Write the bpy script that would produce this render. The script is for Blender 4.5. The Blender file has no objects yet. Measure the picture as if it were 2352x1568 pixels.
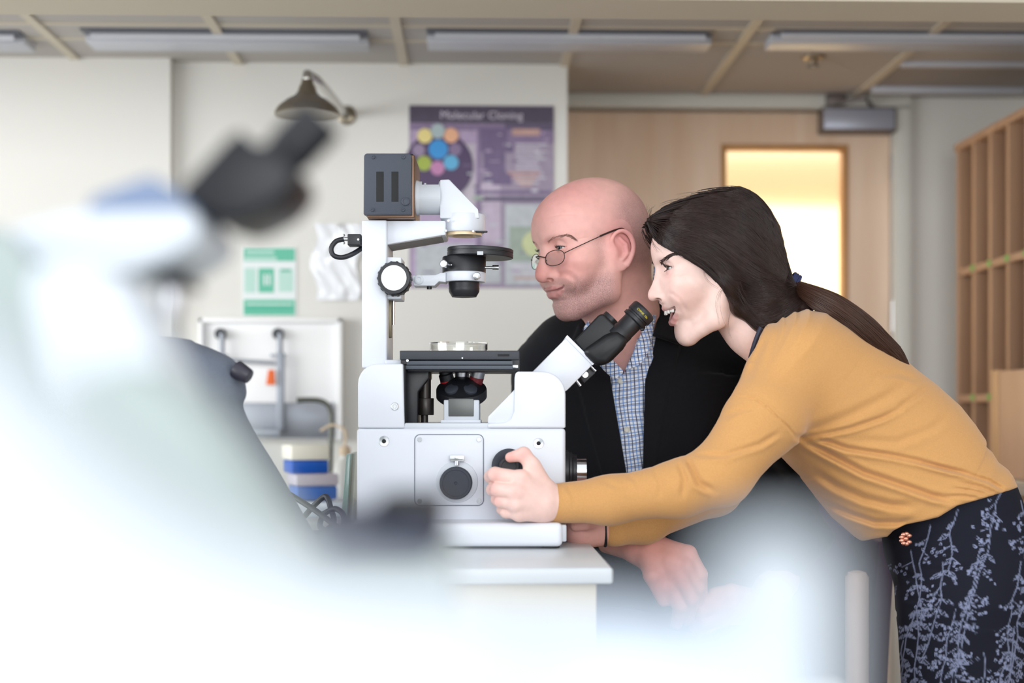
import bpy, bmesh, math, random
import numpy as np
from mathutils import Vector, Matrix

S = bpy.context.scene
COL = S.collection
# ------------------------------------------------------------------ camera, world, lights, exposure
FPX, CX, HY, CZ = 3267.0, 1176.0, 945.0, 1.20          # focal length (px), principal column, horizon row, lens height
PSI = math.atan((1176.0 - 1085.0) / FPX)                # the lens is turned slightly right of the back wall's normal
cam = bpy.data.cameras.new('camera')
cam.sensor_width = 36.0
cam.lens = FPX / 2352.0 * 36.0
cam.shift_y = (HY - 784.0) / 2352.0
cam.clip_start = 0.02
cam.dof.use_dof = True
cam.dof.focus_distance = 2.36
cam.dof.aperture_fstop = 1.9
camo = bpy.data.objects.new('camera', cam); COL.objects.link(camo)
camo.location = (0, 0, CZ); camo.rotation_euler = (math.pi/2, 0, -PSI)
S.camera = camo

def V(px, py, d):                                        # a point of the place, given by its bearing from the lens and its depth
    return np.array(((px-CX)*d/FPX, d, CZ + (HY-py)*d/FPX))
CP, SP = math.cos(PSI), math.sin(PSI)
def w3(p):                                               # lens-aligned ground frame -> room frame
    p = np.asarray(p, dtype=float)
    return np.stack([p[..., 0]*CP + p[..., 1]*SP, -p[..., 0]*SP + p[..., 1]*CP, p[..., 2]], -1)
def W(px, py, d): return w3(V(px, py, d))

S.view_settings.view_transform = 'Standard'
S.view_settings.look = 'None'
S.view_settings.gamma = 1.0
S.view_settings.use_curve_mapping = False
S.view_settings.exposure = 0.2

world = bpy.data.worlds.new('world'); S.world = world
world.use_nodes = True
bgn = world.node_tree.nodes['Background']
bgn.inputs[0].default_value = (0.93, 0.96, 1.0, 1); bgn.inputs[1].default_value = 1.3

def area(name, loc, target, sx, sy, power, col):
    l = bpy.data.lights.new(name, 'AREA'); l.shape = 'RECTANGLE'; l.size = sx; l.size_y = sy
    l.energy = power; l.color = col
    o = bpy.data.objects.new(name, l); COL.objects.link(o)
    o.location = loc
    o.rotation_euler = (Vector(target)-Vector(loc)).to_track_quat('-Z', 'Y').to_euler()
    return o
area('window_daylight', (-3.9, 1.0, 1.65), (0.6, 2.9, 1.2), 3.2, 1.5, 100, (0.95, 0.98, 1.0))
area('rear_window_daylight', (0.6, -2.6, 1.9), (0.2, 3.4, 1.3), 3.0, 1.6, 66, (0.95, 0.98, 1.0))
area('corridor_lamp', (1.1, 4.6, 2.08), (1.1, 6.4, 0.9), 1.0, 0.1, 60, (1.0, 0.89, 0.72))

# ------------------------------------------------------------------ materials
MATS = {}
def lin(c):
    c = np.asarray(c, float)/255.0
    return tuple(np.where(c <= 0.04045, c/12.92, ((c+0.055)/1.055)**2.4)) + (1.0,)
def mat(name, rgb=(200, 200, 200), rough=0.5, metal=0.0, spec=0.5, coat=0.0, noise=0.0, nscale=40.0, bump=0.0, bscale=200.0,
        sss=0.0, attr=None, trans=0.0, emit=None, estr=0.0, sheen=0.0, aniso=0.0):
    if name in MATS: return MATS[name]
    m = bpy.data.materials.new(name); m.use_nodes = True
    nt = m.node_tree; b = nt.nodes['Principled BSDF']; N = nt.nodes.new; L = nt.links.new
    b.inputs['Base Color'].default_value = lin(rgb)
    b.inputs['Roughness'].default_value = rough; b.inputs['Metallic'].default_value = metal
    b.inputs['Specular IOR Level'].default_value = spec
    b.inputs['Coat Weight'].default_value = coat
    b.inputs['Transmission Weight'].default_value = trans
    b.inputs['Sheen Weight'].default_value = sheen
    b.inputs['Anisotropic'].default_value = aniso
    if sss:
        b.inputs['Subsurface Weight'].default_value = sss
        b.inputs['Subsurface Radius'].default_value = (1.0, 0.35, 0.2); b.inputs['Subsurface Scale'].default_value = 0.008
    if emit:
        b.inputs['Emission Color'].default_value = lin(emit); b.inputs['Emission Strength'].default_value = estr
    tc = N('ShaderNodeTexCoord')
    src = None
    if attr:
        a = N('ShaderNodeAttribute'); a.attribute_name = attr; src = a.outputs['Color']
        L(src, b.inputs['Base Color'])
    if noise:
        n = N('ShaderNodeTexNoise'); n.inputs['Scale'].default_value = nscale; n.inputs['Detail'].default_value = 4
        L(tc.outputs['Object'], n.inputs['Vector'])
        mp = N('ShaderNodeMapRange'); mp.inputs['To Min'].default_value = 1-noise; mp.inputs['To Max'].default_value = 1+noise
        mp.inputs['From Min'].default_value = 0.3; mp.inputs['From Max'].default_value = 0.7
        L(n.outputs['Fac'], mp.inputs['Value'])
        mx = N('ShaderNodeVectorMath'); mx.operation = 'MULTIPLY'
        if src is not None: L(src, mx.inputs[0])
        else: mx.inputs[0].default_value = lin(rgb)[:3]
        L(mp.outputs[0], mx.inputs[1]); L(mx.outputs[0], b.inputs['Base Color'])
    if bump:
        n = N('ShaderNodeTexNoise'); n.inputs['Scale'].default_value = bscale; n.inputs['Detail'].default_value = 3
        L(tc.outputs['Object'], n.inputs['Vector'])
        bp = N('ShaderNodeBump'); bp.inputs['Strength'].default_value = bump; bp.inputs['Distance'].default_value = 0.001
        L(n.outputs['Fac'], bp.inputs['Height']); L(bp.outputs[0], b.inputs['Normal'])
    MATS[name] = m
    return m
def wood(name, c1, c2, scale=(40, 40, 2.2), rough=0.5):
    m = bpy.data.materials.new(name); m.use_nodes = True
    nt = m.node_tree; b = nt.nodes['Principled BSDF']; N = nt.nodes.new; L = nt.links.new
    tc = N('ShaderNodeTexCoord'); mp = N('ShaderNodeMapping'); mp.inputs['Scale'].default_value = scale
    n = N('ShaderNodeTexNoise'); n.inputs['Scale'].default_value = 1.0; n.inputs['Detail'].default_value = 6
    cr = N('ShaderNodeMix'); cr.data_type = 'RGBA'
    cr.inputs[6].default_value = lin(c1); cr.inputs[7].default_value = lin(c2)
    L(tc.outputs['Object'], mp.inputs[0]); L(mp.outputs[0], n.inputs['Vector'])
    r = N('ShaderNodeMapRange'); r.inputs['From Min'].default_value = 0.35; r.inputs['From Max'].default_value = 0.65
    L(n.outputs['Fac'], r.inputs['Value']); L(r.outputs[0], cr.inputs[0]); L(cr.outputs[2], b.inputs['Base Color'])
    b.inputs['Roughness'].default_value = rough
    MATS[name] = m
    return m

# ------------------------------------------------------------------ objects
def orig(o): return np.array(o['_o']) if '_o' in o else np.zeros(3)
ORIG = {}
def tag(o, label, cat, group=None, kind=None):
    if label: o['label'] = label
    if cat: o['category'] = cat
    if group: o['group'] = group
    if kind: o['kind'] = kind
    return o
def thing(name, label, cat, at, group=None):             # an Empty at the thing's base (room frame)
    o = bpy.data.objects.new(name, None); COL.objects.link(o)
    o.empty_display_size = 0.05
    o.location = tuple(at); ORIG[o.name] = np.array(at, float)
    return tag(o, label, cat, group)
def link_mesh(name, me, parent=None, at=None):
    o = bpy.data.objects.new(name, me); COL.objects.link(o)
    if parent is not None:
        o.parent = parent; ORIG[o.name] = ORIG[parent.name]
    else:
        ORIG[o.name] = np.array(at if at is not None else (0, 0, 0), float); o.location = tuple(ORIG[o.name])
    return o
def np_mesh(name, verts, faces, m, parent=None, at=None, smooth=True, col=None, frame='V', label=None):
    """verts (n,3), faces list of (m,k) int arrays; lens frame unless frame='W'"""
    v = w3(verts) if frame == 'V' else np.asarray(verts, float)
    o0 = ORIG[parent.name] if parent is not None else np.array(at if at is not None else (0, 0, 0), float)
    v = v - o0
    me = bpy.data.meshes.new(name)
    faces = [np.asarray(f, dtype=np.int32) for f in (faces if isinstance(faces, list) else [faces]) if len(f)]
    nl = sum(f.size for f in faces); nf = sum(len(f) for f in faces)
    me.vertices.add(len(v)); me.vertices.foreach_set('co', v.astype(np.float32).ravel())
    me.loops.add(nl); me.loops.foreach_set('vertex_index', np.concatenate([f.ravel() for f in faces]))
    st = []; a = 0
    for f in faces:
        st.append(a + np.arange(len(f))*f.shape[1]); a += f.size
    me.polygons.add(nf); me.polygons.foreach_set('loop_start', np.concatenate(st).astype(np.int32))
    me.update(calc_edges=True); me.validate()
    if smooth: me.polygons.foreach_set('use_smooth', np.ones(len(me.polygons), bool))
    if col is not None and len(col) == len(me.vertices):
        at_ = me.attributes.new('Col', 'FLOAT_COLOR', 'POINT')
        c4 = np.zeros((len(col), 4), np.float32); c4[:, :col.shape[1]] = col
        at_.data.foreach_set('color', c4.ravel())
    for mm in (m if isinstance(m, (list, tuple)) else [m]): me.materials.append(mm)
    o = link_mesh(name, me, parent, at)
    if label: o['label'] = label
    return o

def basis(axis, up=(0, 0, 1)):
    z = np.asarray(axis, float); z = z/np.linalg.norm(z)
    u = np.asarray(up, float)
    if abs(np.dot(u, z)) > 0.95: u = np.array((1.0, 0, 0)) if abs(z[0]) < 0.9 else np.array((0, 1.0, 0))
    x = np.cross(u, z); x /= np.linalg.norm(x)
    return np.stack([x, np.cross(z, x), z], 1)            # columns: x, y, z(axis)

class MB:                                                # collects shapes that become ONE mesh
    def __init__(s): s.bm = bmesh.new(); s.mi = 0
    def _add(s, b2, M=None):
        if M is not None: b2.transform(M)
        vm = {}
        for v in b2.verts: vm[v] = s.bm.verts.new(v.co)
        for f in b2.faces:
            try: nf = s.bm.faces.new([vm[v] for v in f.verts])
            except ValueError: continue
            nf.material_index = s.mi
        b2.free(); return s
    def box(s, c, size, bev=0.0, seg=2, R=None):
        b = bmesh.new(); bmesh.ops.create_cube(b, size=1.0)
        b.transform(Matrix.Diagonal((size[0], size[1], size[2], 1)))
        if bev: bmesh.ops.bevel(b, geom=list(b.edges), offset=min(bev, min(size)*0.49), segments=seg, affect='EDGES', profile=0.5)
        M = Matrix.Translation(Vector(c))
        if R is not None: M = M @ Matrix([list(r) for r in R]).to_4x4()
        return s._add(b, M)
    def span(s, a, b, bev=0.0, seg=2):                   # axis box from corner to corner
        a = np.asarray(a, float); b = np.asarray(b, float)
        return s.box((a+b)/2, np.abs(b-a), bev, seg)
    def prism(s, pts, y0, y1, bev=0.0, seg=2, corner=None, frame=None):
        """outline in (x, z), pushed along y; frame maps (x, y, z) elsewhere"""
        b = bmesh.new()
        v = [b.verts.new((p[0], y0, p[1])) for p in pts]
        f = b.faces.new(v)
        ex = bmesh.ops.extrude_face_region(b, geom=[f])
        bmesh.ops.translate(b, vec=(0, y1-y0, 0), verts=[g for g in ex['geom'] if isinstance(g, bmesh.types.BMVert)])
        bmesh.ops.recalc_face_normals(b, faces=b.faces)
        if bev:
            es = [e for e in b.edges if e.calc_face_angle(0) > 0.6]
            bmesh.ops.bevel(b, geom=es, offset=bev, segments=seg, affect='EDGES', profile=0.5, clamp_overlap=True)
        if frame is not None: b.transform(frame)
        return s._add(b)
    def lathe(s, prof, o, axis, n=32, cap=True):          # prof: (r, h) along axis
        B = basis(axis); o = np.asarray(o, float); b = bmesh.new()
        rings = []
        for r, h in prof:
            if r < 1e-6: rings.append([b.verts.new(tuple(o + B[:, 2]*h))]); continue
            rings.append([b.verts.new(tuple(o + B @ np.array((r*math.cos(2*math.pi*i/n), r*math.sin(2*math.pi*i/n), h)))) for i in range(n)])
        for a, c in zip(rings, rings[1:]):
            if len(a) == 1 and len(c) == 1: continue
            for i in range(n):
                j = (i+1) % n
                if len(a) == 1: b.faces.new([a[0], c[j], c[i]])
                elif len(c) == 1: b.faces.new([a[i], a[j], c[0]])
                else: b.faces.new([a[i], a[j], c[j], c[i]])
        if cap:
            if len(rings[0]) > 1: b.faces.new(rings[0][::-1])
            if len(rings[-1]) > 1: b.faces.new(rings[-1])
        bmesh.ops.recalc_face_normals(b, faces=b.faces)
        return s._add(b)
    def cyl(s, a, c, r, r2=None, n=28, bev=0.0):
        a = np.asarray(a, float); c = np.asarray(c, float); h = np.linalg.norm(c-a); r2 = r if r2 is None else r2
        if bev: pr = [(r-bev, 0), (r-bev*.3, bev*.3), (r, bev), (r2, h-bev), (r2-bev*.3, h-bev*.3), (r2-bev, h)]
        else: pr = [(r, 0), (r2, h)]
        return s.lathe(pr, a, c-a, n)
    def tube(s, pts, r, n=10, closed=False, cap=True):
        P = [np.asarray(p, float) for p in pts]; b = bmesh.new(); rings = []
        rr = r if hasattr(r, '__len__') else [r]*len(P)
        X = None
        for i, p in enumerate(P):
            if closed: t = P[(i+1) % len(P)] - P[i-1]
            else: t = P[min(i+1, len(P)-1)] - P[max(i-1, 0)]
            t = t/(np.linalg.norm(t)+1e-12)
            if X is None: X = basis(t)[:, 0]
            X = X - t*np.dot(X, t); X /= np.linalg.norm(X)+1e-12
            Y = np.cross(t, X)
            rings.append([b.verts.new(tuple(p + rr[i]*(X*math.cos(2*math.pi*k/n)+Y*math.sin(2*math.pi*k/n)))) for k in range(n)])
        m = len(rings)
        for i in range(m if closed else m-1):
            A, C = rings[i], rings[(i+1) % m]
            for k in range(n): b.faces.new([A[k], A[(k+1) % n], C[(k+1) % n], C[k]])
        if cap and not closed: b.faces.new(rings[0][::-1]); b.faces.new(rings[-1])
        bmesh.ops.recalc_face_normals(b, faces=b.faces)
        return s._add(b)
    def ball(s, c, r, n=20):
        b = bmesh.new(); bmesh.ops.create_uvsphere(b, u_segments=n, v_segments=max(6, n//2), radius=1.0)
        r = r if hasattr(r, '__len__') else (r, r, r)
        b.transform(Matrix.Translation(Vector(c)) @ Matrix.Diagonal((r[0], r[1], r[2], 1)))
        return s._add(b)
    def poly(s, pts):
        s.bm.faces.new([s.bm.verts.new(tuple(p)) for p in pts]).material_index = s.mi; return s
    def build(s, name, m, parent=None, at=None, frame='V', angle=0.7, label=None):
        me = bpy.data.meshes.new(name)
        s.bm.to_mesh(me); mi = [f.material_index for f in s.bm.faces]; s.bm.free()
        n = len(me.vertices); co = np.empty(n*3, np.float32); me.vertices.foreach_get('co', co); co = co.reshape(-1, 3).astype(float)
        if frame == 'V': co = w3(co)
        o0 = ORIG[parent.name] if parent is not None else np.array(at if at is not None else (0, 0, 0), float)
        me.vertices.foreach_set('co', (co-o0).astype(np.float32).ravel())
        for mm in (m if isinstance(m, (list, tuple)) else [m]): me.materials.append(mm)
        me.polygons.foreach_set('material_index', mi)
        me.polygons.foreach_set('use_smooth', np.ones(len(me.polygons), bool))
        me.set_sharp_from_angle(angle=angle); me.update()
        o = link_mesh(name, me, parent, at)
        if label: o['label'] = label
        return o
def arc(cx, cz, r, a0, a1, n=8):
    return [(cx+r*math.cos(math.radians(a0+(a1-a0)*i/n)), cz+r*math.sin(math.radians(a0+(a1-a0)*i/n))) for i in range(n+1)]
def spline(pts, n=8, closed=False):                      # Catmull-Rom through the points
    P = [np.asarray(p, float) for p in pts]; out = []; m = len(P)
    for i in range(m if closed else m-1):
        if closed: a, b, c, d = P[i-1], P[i], P[(i+1) % m], P[(i+2) % m]
        else: a, b, c, d = P[max(i-1, 0)], P[i], P[i+1], P[min(i+2, m-1)]
        for k in range(n):
            t = k/n
            out.append(0.5*((2*b)+(c-a)*t+(2*a-5*b+4*c-d)*t*t+(3*b-a-3*c+d)*t**3))
    if not closed: out.append(P[-1])
    return out

# ------------------------------------------------------------------ implicit surfaces (for bodies, cloth, hair)
def smin(a, b, k):
    h = np.clip(0.5+0.5*(b-a)/k, 0, 1); return b+(a-b)*h-k*h*(1-h)
def smax(a, b, k): return -smin(-a, -b, k)
def ell(P, c, r):
    q = P-np.asarray(c, np.float32); r = np.asarray(r, np.float32)
    k0 = np.sqrt(((q/r)**2).sum(-1)); k1 = np.sqrt(((q/(r*r))**2).sum(-1))
    return k0*(k0-1)/np.maximum(k1, 1e-6)
def ellR(P, c, r, B):                                    # B columns: own axes
    q = (P-np.asarray(c, np.float32)) @ np.asarray(B, np.float32)
    return ell(q, (0, 0, 0), r)
def cone(P, a, b, r1, r2):
    a = np.asarray(a, np.float32); b = np.asarray(b, np.float32); ab = b-a; q = P-a
    t = np.clip((q @ ab)/max(float(ab @ ab), 1e-9), 0, 1)
    return np.sqrt(((q-t[..., None]*ab)**2).sum(-1))-(r1+t*(r2-r1))
def chain(P, pts, rs, k=0.0):
    d = None
    for i in range(len(pts)-1):
        e = cone(P, pts[i], pts[i+1], rs[i], rs[i+1])
        d = e if d is None else (smin(d, e, k) if k else np.minimum(d, e))
    return d
def poly2(Q, pts):                                       # signed distance to a polygon, Q (n,2)
    pts = np.asarray(pts, np.float32); n = len(pts)
    d = np.full(len(Q), 1e9, np.float32); inside = np.zeros(len(Q), bool)
    for i in range(n):
        a, b = pts[i], pts[(i+1) % n]; e = b-a; q = Q-a
        t = np.clip((q @ e)/max(float(e @ e), 1e-12), 0, 1)
        d = np.minimum(d, ((q-t[:, None]*e)**2).sum(-1))
        c = (a[1] <= Q[:, 1]) != (b[1] <= Q[:, 1])
        if abs(e[1]) > 1e-12: inside ^= c & (Q[:, 0] < a[0]+(Q[:, 1]-a[1])/e[1]*e[0])
    d = np.sqrt(d); return np.where(inside, -d, d)
def line2(Q, pts):                                       # distance to an open polyline and the running position 0..1 on it
    pts = np.asarray(pts, np.float32)
    d = np.full(len(Q), 1e9, np.float32); tt = np.zeros(len(Q), np.float32); sg = np.zeros(len(Q), np.float32); m = len(pts)-1
    for i in range(m):
        a, b = pts[i], pts[i+1]; e = b-a; q = Q-a
        t = np.clip((q @ e)/max(float(e @ e), 1e-12), 0, 1)
        r = q-t[:, None]*e; dd = np.sqrt((r**2).sum(-1)); w = dd < d
        d = np.where(w, dd, d); tt = np.where(w, (i+t)/m, tt); sg = np.where(w, np.sign(e[0]*q[:, 1]-e[1]*q[:, 0]), sg)
    return d, tt, sg
def proj(P):                                             # bearing of points of the lens frame, in px
    y = np.maximum(P[:, 1], 0.05)
    return np.stack([CX+FPX*P[:, 0]/y, HY-FPX*(P[:, 2]-CZ)/y], -1)
def sdf_mesh(f, lo, hi, h, B=12, slack=1.5):
    """surface nets over the blocks that the surface crosses"""
    lo = np.asarray(lo, float); hi = np.asarray(hi, float)
    nb = np.ceil((hi-lo)/(h*B)).astype(int)
    g = np.stack(np.meshgrid(*[np.arange(n) for n in nb], indexing='ij'), -1).reshape(-1, 3)
    cen = (lo+(g+0.5)*h*B).astype(np.float32)
    dc = np.concatenate([f(cen[i:i+200000]) for i in range(0, len(cen), 200000)])
    act = g[np.abs(dc) < h*B*0.87*slack]
    N = nb*B; r = np.arange(B+1)
    og = np.stack(np.meshgrid(r, r, r, indexing='ij'), -1)
    keys = []; vs = []; quads = []
    E = [(a, b) for a in range(8) for b in range(a+1, 8) if bin(a ^ b).count('1') == 1]
    offs = np.array([[(c >> 2) & 1, (c >> 1) & 1, c & 1] for c in range(8)])
    st = max(1, 400000//(B+1)**3)
    for i in range(0, len(act), st):
        a = act[i:i+st]
        ii = a[:, None, None, None, :]*B+og[None]
        P = (lo+ii*h).astype(np.float32)
        D = f(P.reshape(-1, 3)).reshape(P.shape[:-1])
        C = np.stack([D[:, o[0]:B+o[0], o[1]:B+o[1], o[2]:B+o[2]] for o in offs], -1)
        s = (C < 0).sum(-1); w = np.nonzero((s > 0) & (s < 8))
        if not len(w[0]): continue
        C = C[w]; cell = a[w[0]]*B+np.stack(w[1:], -1)
        acc = np.zeros((len(C), 3)); cnt = np.zeros(len(C))
        for p, q in E:
            x = (C[:, p] < 0) != (C[:, q] < 0)
            t = C[:, p]/np.where(x, C[:, p]-C[:, q], 1)
            e = offs[p]+(offs[q]-offs[p])*t[:, None]
            acc += np.where(x[:, None], e, 0); cnt += x
        vs.append(lo+(cell+acc/cnt[:, None])*h)
        keys.append((cell[:, 0]*N[1]+cell[:, 1])*N[2]+cell[:, 2])
        for ax, c1 in ((0, 4), (1, 2), (2, 1)):
            x = (C[:, 0] < 0) != (C[:, c1] < 0)
            if x.any(): quads.append((ax, cell[x], C[x, 0] < 0))
    keys = np.concatenate(keys); vs = np.concatenate(vs)
    so = np.argsort(keys); ks = keys[so]; out = []
    for ax, cell, neg in quads:
        u, v = [(1, 2), (2, 0), (0, 1)][ax]
        q = []
        for du, dv in ((0, 0), (-1, 0), (-1, -1), (0, -1)):
            c = cell.copy(); c[:, u] += du; c[:, v] += dv
            k = (c[:, 0]*N[1]+c[:, 1])*N[2]+c[:, 2]
            j = np.clip(np.searchsorted(ks, k), 0, len(ks)-1)
            q.append(np.where(ks[j] == k, so[j], -1))
        q = np.stack(q, 1); ok = (q >= 0).all(1)
        q = np.where(neg[:, None], q, q[:, ::-1])[ok]
        out.append(q)
    return vs, np.concatenate(out)
def ray_y(f, X, Z, y0, y1, n=60):                        # first surface met going away from the lens at given x, z
    y = np.full(len(X), y0, np.float32); hit = np.zeros(len(X), bool)
    for _ in range(n):
        d = f(np.stack([X, y, Z], -1).astype(np.float32))
        hit |= d < 0.0004
        y = np.where(hit, y, y+np.maximum(d*0.7, 0.0003)); 
    return y, hit & (y < y1)
def vnoise(P, s, seed=0):                                # smooth cheap noise
    r = np.random.RandomState(seed); a = np.zeros(len(P), np.float32)
    for i in range(6):
        k = r.normal(size=3).astype(np.float32); k *= s*(0.7+0.6*r.rand())/np.linalg.norm(k)
        a += np.sin(P @ k+r.rand()*6.28)
    return a/6
# ================================================================== people
def lc(*c): return np.array(lin(c)[:3], np.float32)
def lerp(C, c, w): return C+(np.asarray(c, np.float32)-C)*np.clip(w, 0, 1)[:, None]
def gs(d, w): return np.exp(-(d/w)**2)
class Frame:                                             # a head's own axes: x nose, y the person's left, z crown
    def __init__(s, o, yaw, pitch, roll, scale):
        y, p = math.radians(yaw), math.radians(pitch)
        f = np.array((-math.cos(y)*math.cos(p), -math.sin(y)*math.cos(p), -math.sin(p)))
        l = np.array((math.sin(y), -math.cos(y), 0.0)); u = np.cross(f, l)
        r = math.radians(roll); l, u = l*math.cos(r)+u*math.sin(r), u*math.cos(r)-l*math.sin(r)
        s.R = np.stack([f, l, u], 1); s.o = np.asarray(o, float); s.s = scale
    def out(s, q): return s.o+(np.asarray(q, float)*s.s) @ s.R.T
    def inn(s, p): return ((np.asarray(p)-s.o.astype(np.float32)) @ s.R.astype(np.float32))/np.float32(s.s)

def skull(P, g):                                         # head without nose, lips, ears
    Q = P.copy(); Q[:, 1] = np.abs(P[:, 1])
    d = ell(P, g['cran'][0], g['cran'][1])
    d = smin(d, ell(P, g['fore'][0], g['fore'][1]), .03)
    d = smin(d, ell(P, g['mid'][0], g['mid'][1]), .025)
    d = smin(d, ell(P, g['muz'][0], g['muz'][1]), .018)
    d = smin(d, chain(Q, g['jaw'], g['jawr'], .01), .022)
    d = smin(d, ell(P, g['chin'][0], g['chin'][1]), .014)
    d = smin(d, ell(Q, g['zyg'][0], g['zyg'][1]), .02)
    if 'fill' in g: d = smin(d, ell(P, *g['fill']), .012)
    d = smin(d, ell(Q, g['cheek'][0], g['cheek'][1]), .014)
    d = smin(d, cone(Q, *g['brow']), .014)
    return d, Q
def mouthgap(Q, g):
    y0, zu, zl, xb = g['open']; s2 = (Q[:, 1]/y0)**2
    return np.maximum(np.maximum(Q[:, 2]-(zu[0]+(zu[1]-zu[0])*s2), (zl[0]+(zl[1]-zl[0])*s2)-Q[:, 2]), np.maximum(xb-Q[:, 0], (Q[:, 1]-y0)*.8))
def surfx(g, yz, inset):                                 # where the bare head's front lies at (y, z)
    yz = np.asarray(yz, float); x = np.full(len(yz), .135, np.float32)
    for _ in range(60):
        d, _q = skull(np.stack([x, yz[:, 0], yz[:, 1]], -1).astype(np.float32), g); x -= d*.8
    return [(float(a)-i, y, z) for a, (y, z), i in zip(x, yz, inset)]
def face(P, g):
    d, Q = skull(P, g)
    d = smin(d, chain(P, g['neck'], g['neckr'], .02), g.get('neckk', .02))
    E = g['eye']
    d = smax(d, -ell(Q, (E[0]+.020, E[1], E[2]), (.0145, .021, .0125)), .010)
    d = smin(d, np.sqrt(((Q-np.array(E, np.float32))**2).sum(-1))-.0136, .004)
    # nose
    n = cone(P, *g['bridge']); n = smin(n, cone(P, *g['tip']), .008)
    n = smin(n, ell(Q, g['ala'][0], g['ala'][1]), .006)
    d = smin(d, n, .009)
    d = smax(d, -ell(Q, g['nos'][0], g['nos'][1]), .003)
    # mouth
    if g['open']:
        d = smax(d, -mouthgap(Q, g), .003)
    d = smin(d, chain(Q, g['ulip'], g['ulr'], .002), .004)
    d = smin(d, chain(Q, g['llip'], g['llr'], .002), .0045)
    if not g['open']:
        d = smax(d, -(chain(Q, g['seam'], [.0011]*len(g['seam']))), .003)
    q2 = Q[:, [0, 2]]
    for pts, w, am, ymin in g['crease']:
        dd, t, sg = line2(q2, pts); s = dd*sg/w; fd = np.clip(np.minimum(t, 1-t)*5+.1, 0, 1)*np.clip((Q[:, 1]-ymin)*200, 0, 1)
        d = d+am*fd*(np.exp(-s*s)-.55*np.exp(-(s-1.6)**2)-.3*np.exp(-(s+1.6)**2))
    # lids
    y = Q[:, 1]-E[1]; zz = Q[:, 2]-E[2]-g['lidz']
    hz = np.where(zz > 0, g['slit'][1], g['slit'][2])
    sl = np.abs(zz)-hz*(1-(y/g['slit'][0])**2)
    d = smax(d, -np.maximum(sl, E[0]+.002-P[:, 0]), .0012)
    d = smax(d, -(chain(Q, g['fold'], [.0008]*len(g['fold']))), .003)
    if g['ear']:
        a, (ex, ey, ez) = g['ear'], g['ear'][0]
        ms = (np.abs(Q[:, 0]-ex) < .06) & (np.abs(Q[:, 2]-ez) < .07) & (Q[:, 1] > .03); Qe = Q[ms]
        c, s_ = math.cos(a[1]), math.sin(a[1])
        U = np.stack([(Qe[:, 0]-ex)*c+(Qe[:, 2]-ez)*s_, Qe[:, 1]-ey, -(Qe[:, 0]-ex)*s_+(Qe[:, 2]-ez)*c], -1)
        # helix, anti-helix, bowl, tragus, lobe in ear axes (x forward, y out, z up)
        y0 = U[:, 1]-(-.30*U[:, 0])
        U2 = np.stack([U[:, 0], y0, U[:, 2]], -1)
        e = ell(U2, (-.004, -.002, .004), (.0155, .0042, .027))
        e = smin(e, ell(U2, (.003, -.001, -.022), (.0095, .0045, .010)), .006)
        hel = [(.009, .002, .004), (.013, .004, .018), (.006, .006, .029), (-.006, .007, .031), (-.016, .0065, .022), (-.019, .006, .006), (-.014, .005, -.010), (-.004, .003, -.024)]
        hs = [tuple(p) for p in spline(hel, 3)]; e = smin(e, chain(U2, hs, list(np.interp(np.linspace(0, 7, len(hs)), range(8), [.003, .0030, .0032, .0034, .0036, .0035, .0034, .004]))), .003)
        e = smin(e, chain(U2, [(-.001, .002, .020), (-.008, .004, .008), (-.007, .004, -.006), (.001, .003, -.013)], [.003, .0035, .0035, .003]), .004)
        e = smax(e, -ell(U2, (.003, .005, -.001), (.0060, .0062, .0095)), .003)
        e = smin(e, ell(U2, (.011, .001, -.003), (.004, .004, .006)), .004)
        if ms.any(): d[ms] = smin(d[ms], e, .004)
    return d

FEM = dict(fill=((.052, 0, -.0985), (.0155, .020, .0140)), cran=((-.004, 0, .033), (.097, .071, .084)), fore=((.046, 0, .034), (.061, .060, .050)), mid=((.040, 0, -.028), (.056, .056, .058)),
    muz=((.054, 0, -.064), (.0295, .029, .024)), jaw=[(.046, .011, -.112), (.008, .042, -.086), (-.002, .053, -.03)], jawr=[.0135, .015, .017],
    chin=((.0495, 0, -.1105), (.0175, .018, .0155)), zyg=((.052, .046, -.028), (.027, .020, .018)), cheek=((.057, .037, -.043), (.022, .017, .019)),
    brow=((.084, .012, .018), (.072, .040, .019), .0125, .011), eye=(.0755, .030, -.0020), lidz=.0000, slit=(.0138, .0044, .0032),
    bridge=((.089, 0, .004), (.1045, 0, -.038), .0065, .0075), tip=((.101, 0, -.042), (.1055, 0, -.0455), .0085, .0083),
    ala=((.0935, .0105, -.0485), (.0095, .0060, .0072)), nos=((.0980, .0110, -.0525), (.0058, .0050, .0032)),
    open=(.0300, (-.0695, -.0645), (-.0885, -.0660), .042), ulip=[(.0870, 0, -.0655), (.0845, .008, -.0650), (.0780, .017, -.0645), (.0710, .0245, -.0638), (.0640, .0300, -.0632)], ulr=[.0042, .0042, .0036, .0028, .0018],
    llip=[(.0745, 0, -.0900), (.0735, .009, -.0880), (.0710, .0175, -.0815), (.0675, .0245, -.0740), (.0638, .0298, -.0668)], llr=[.0050, .0047, .0040, .0031, .0018],
    crease=[([(.0860, -.041), (.0795, -.0455), (.0726, -.0515), (.0650, -.0590), (.0585, -.0680), (.0525, -.0780)], .0028, .0008, .012), ([(.078, -.0140), (.070, -.0155), (.062, -.0120)], .0022, .00025, .012)], ear=None,
    fold=[(.0870, .020, .0050), (.0886, .029, .0070), (.0845, .040, .0050)],
    neck=[(-.022, 0, -.050), (-.062, 0, -.098), (-.120, 0, -.150), (-.16, 0, -.20)], neckr=[.047, .0445, .050, .060])
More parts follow.
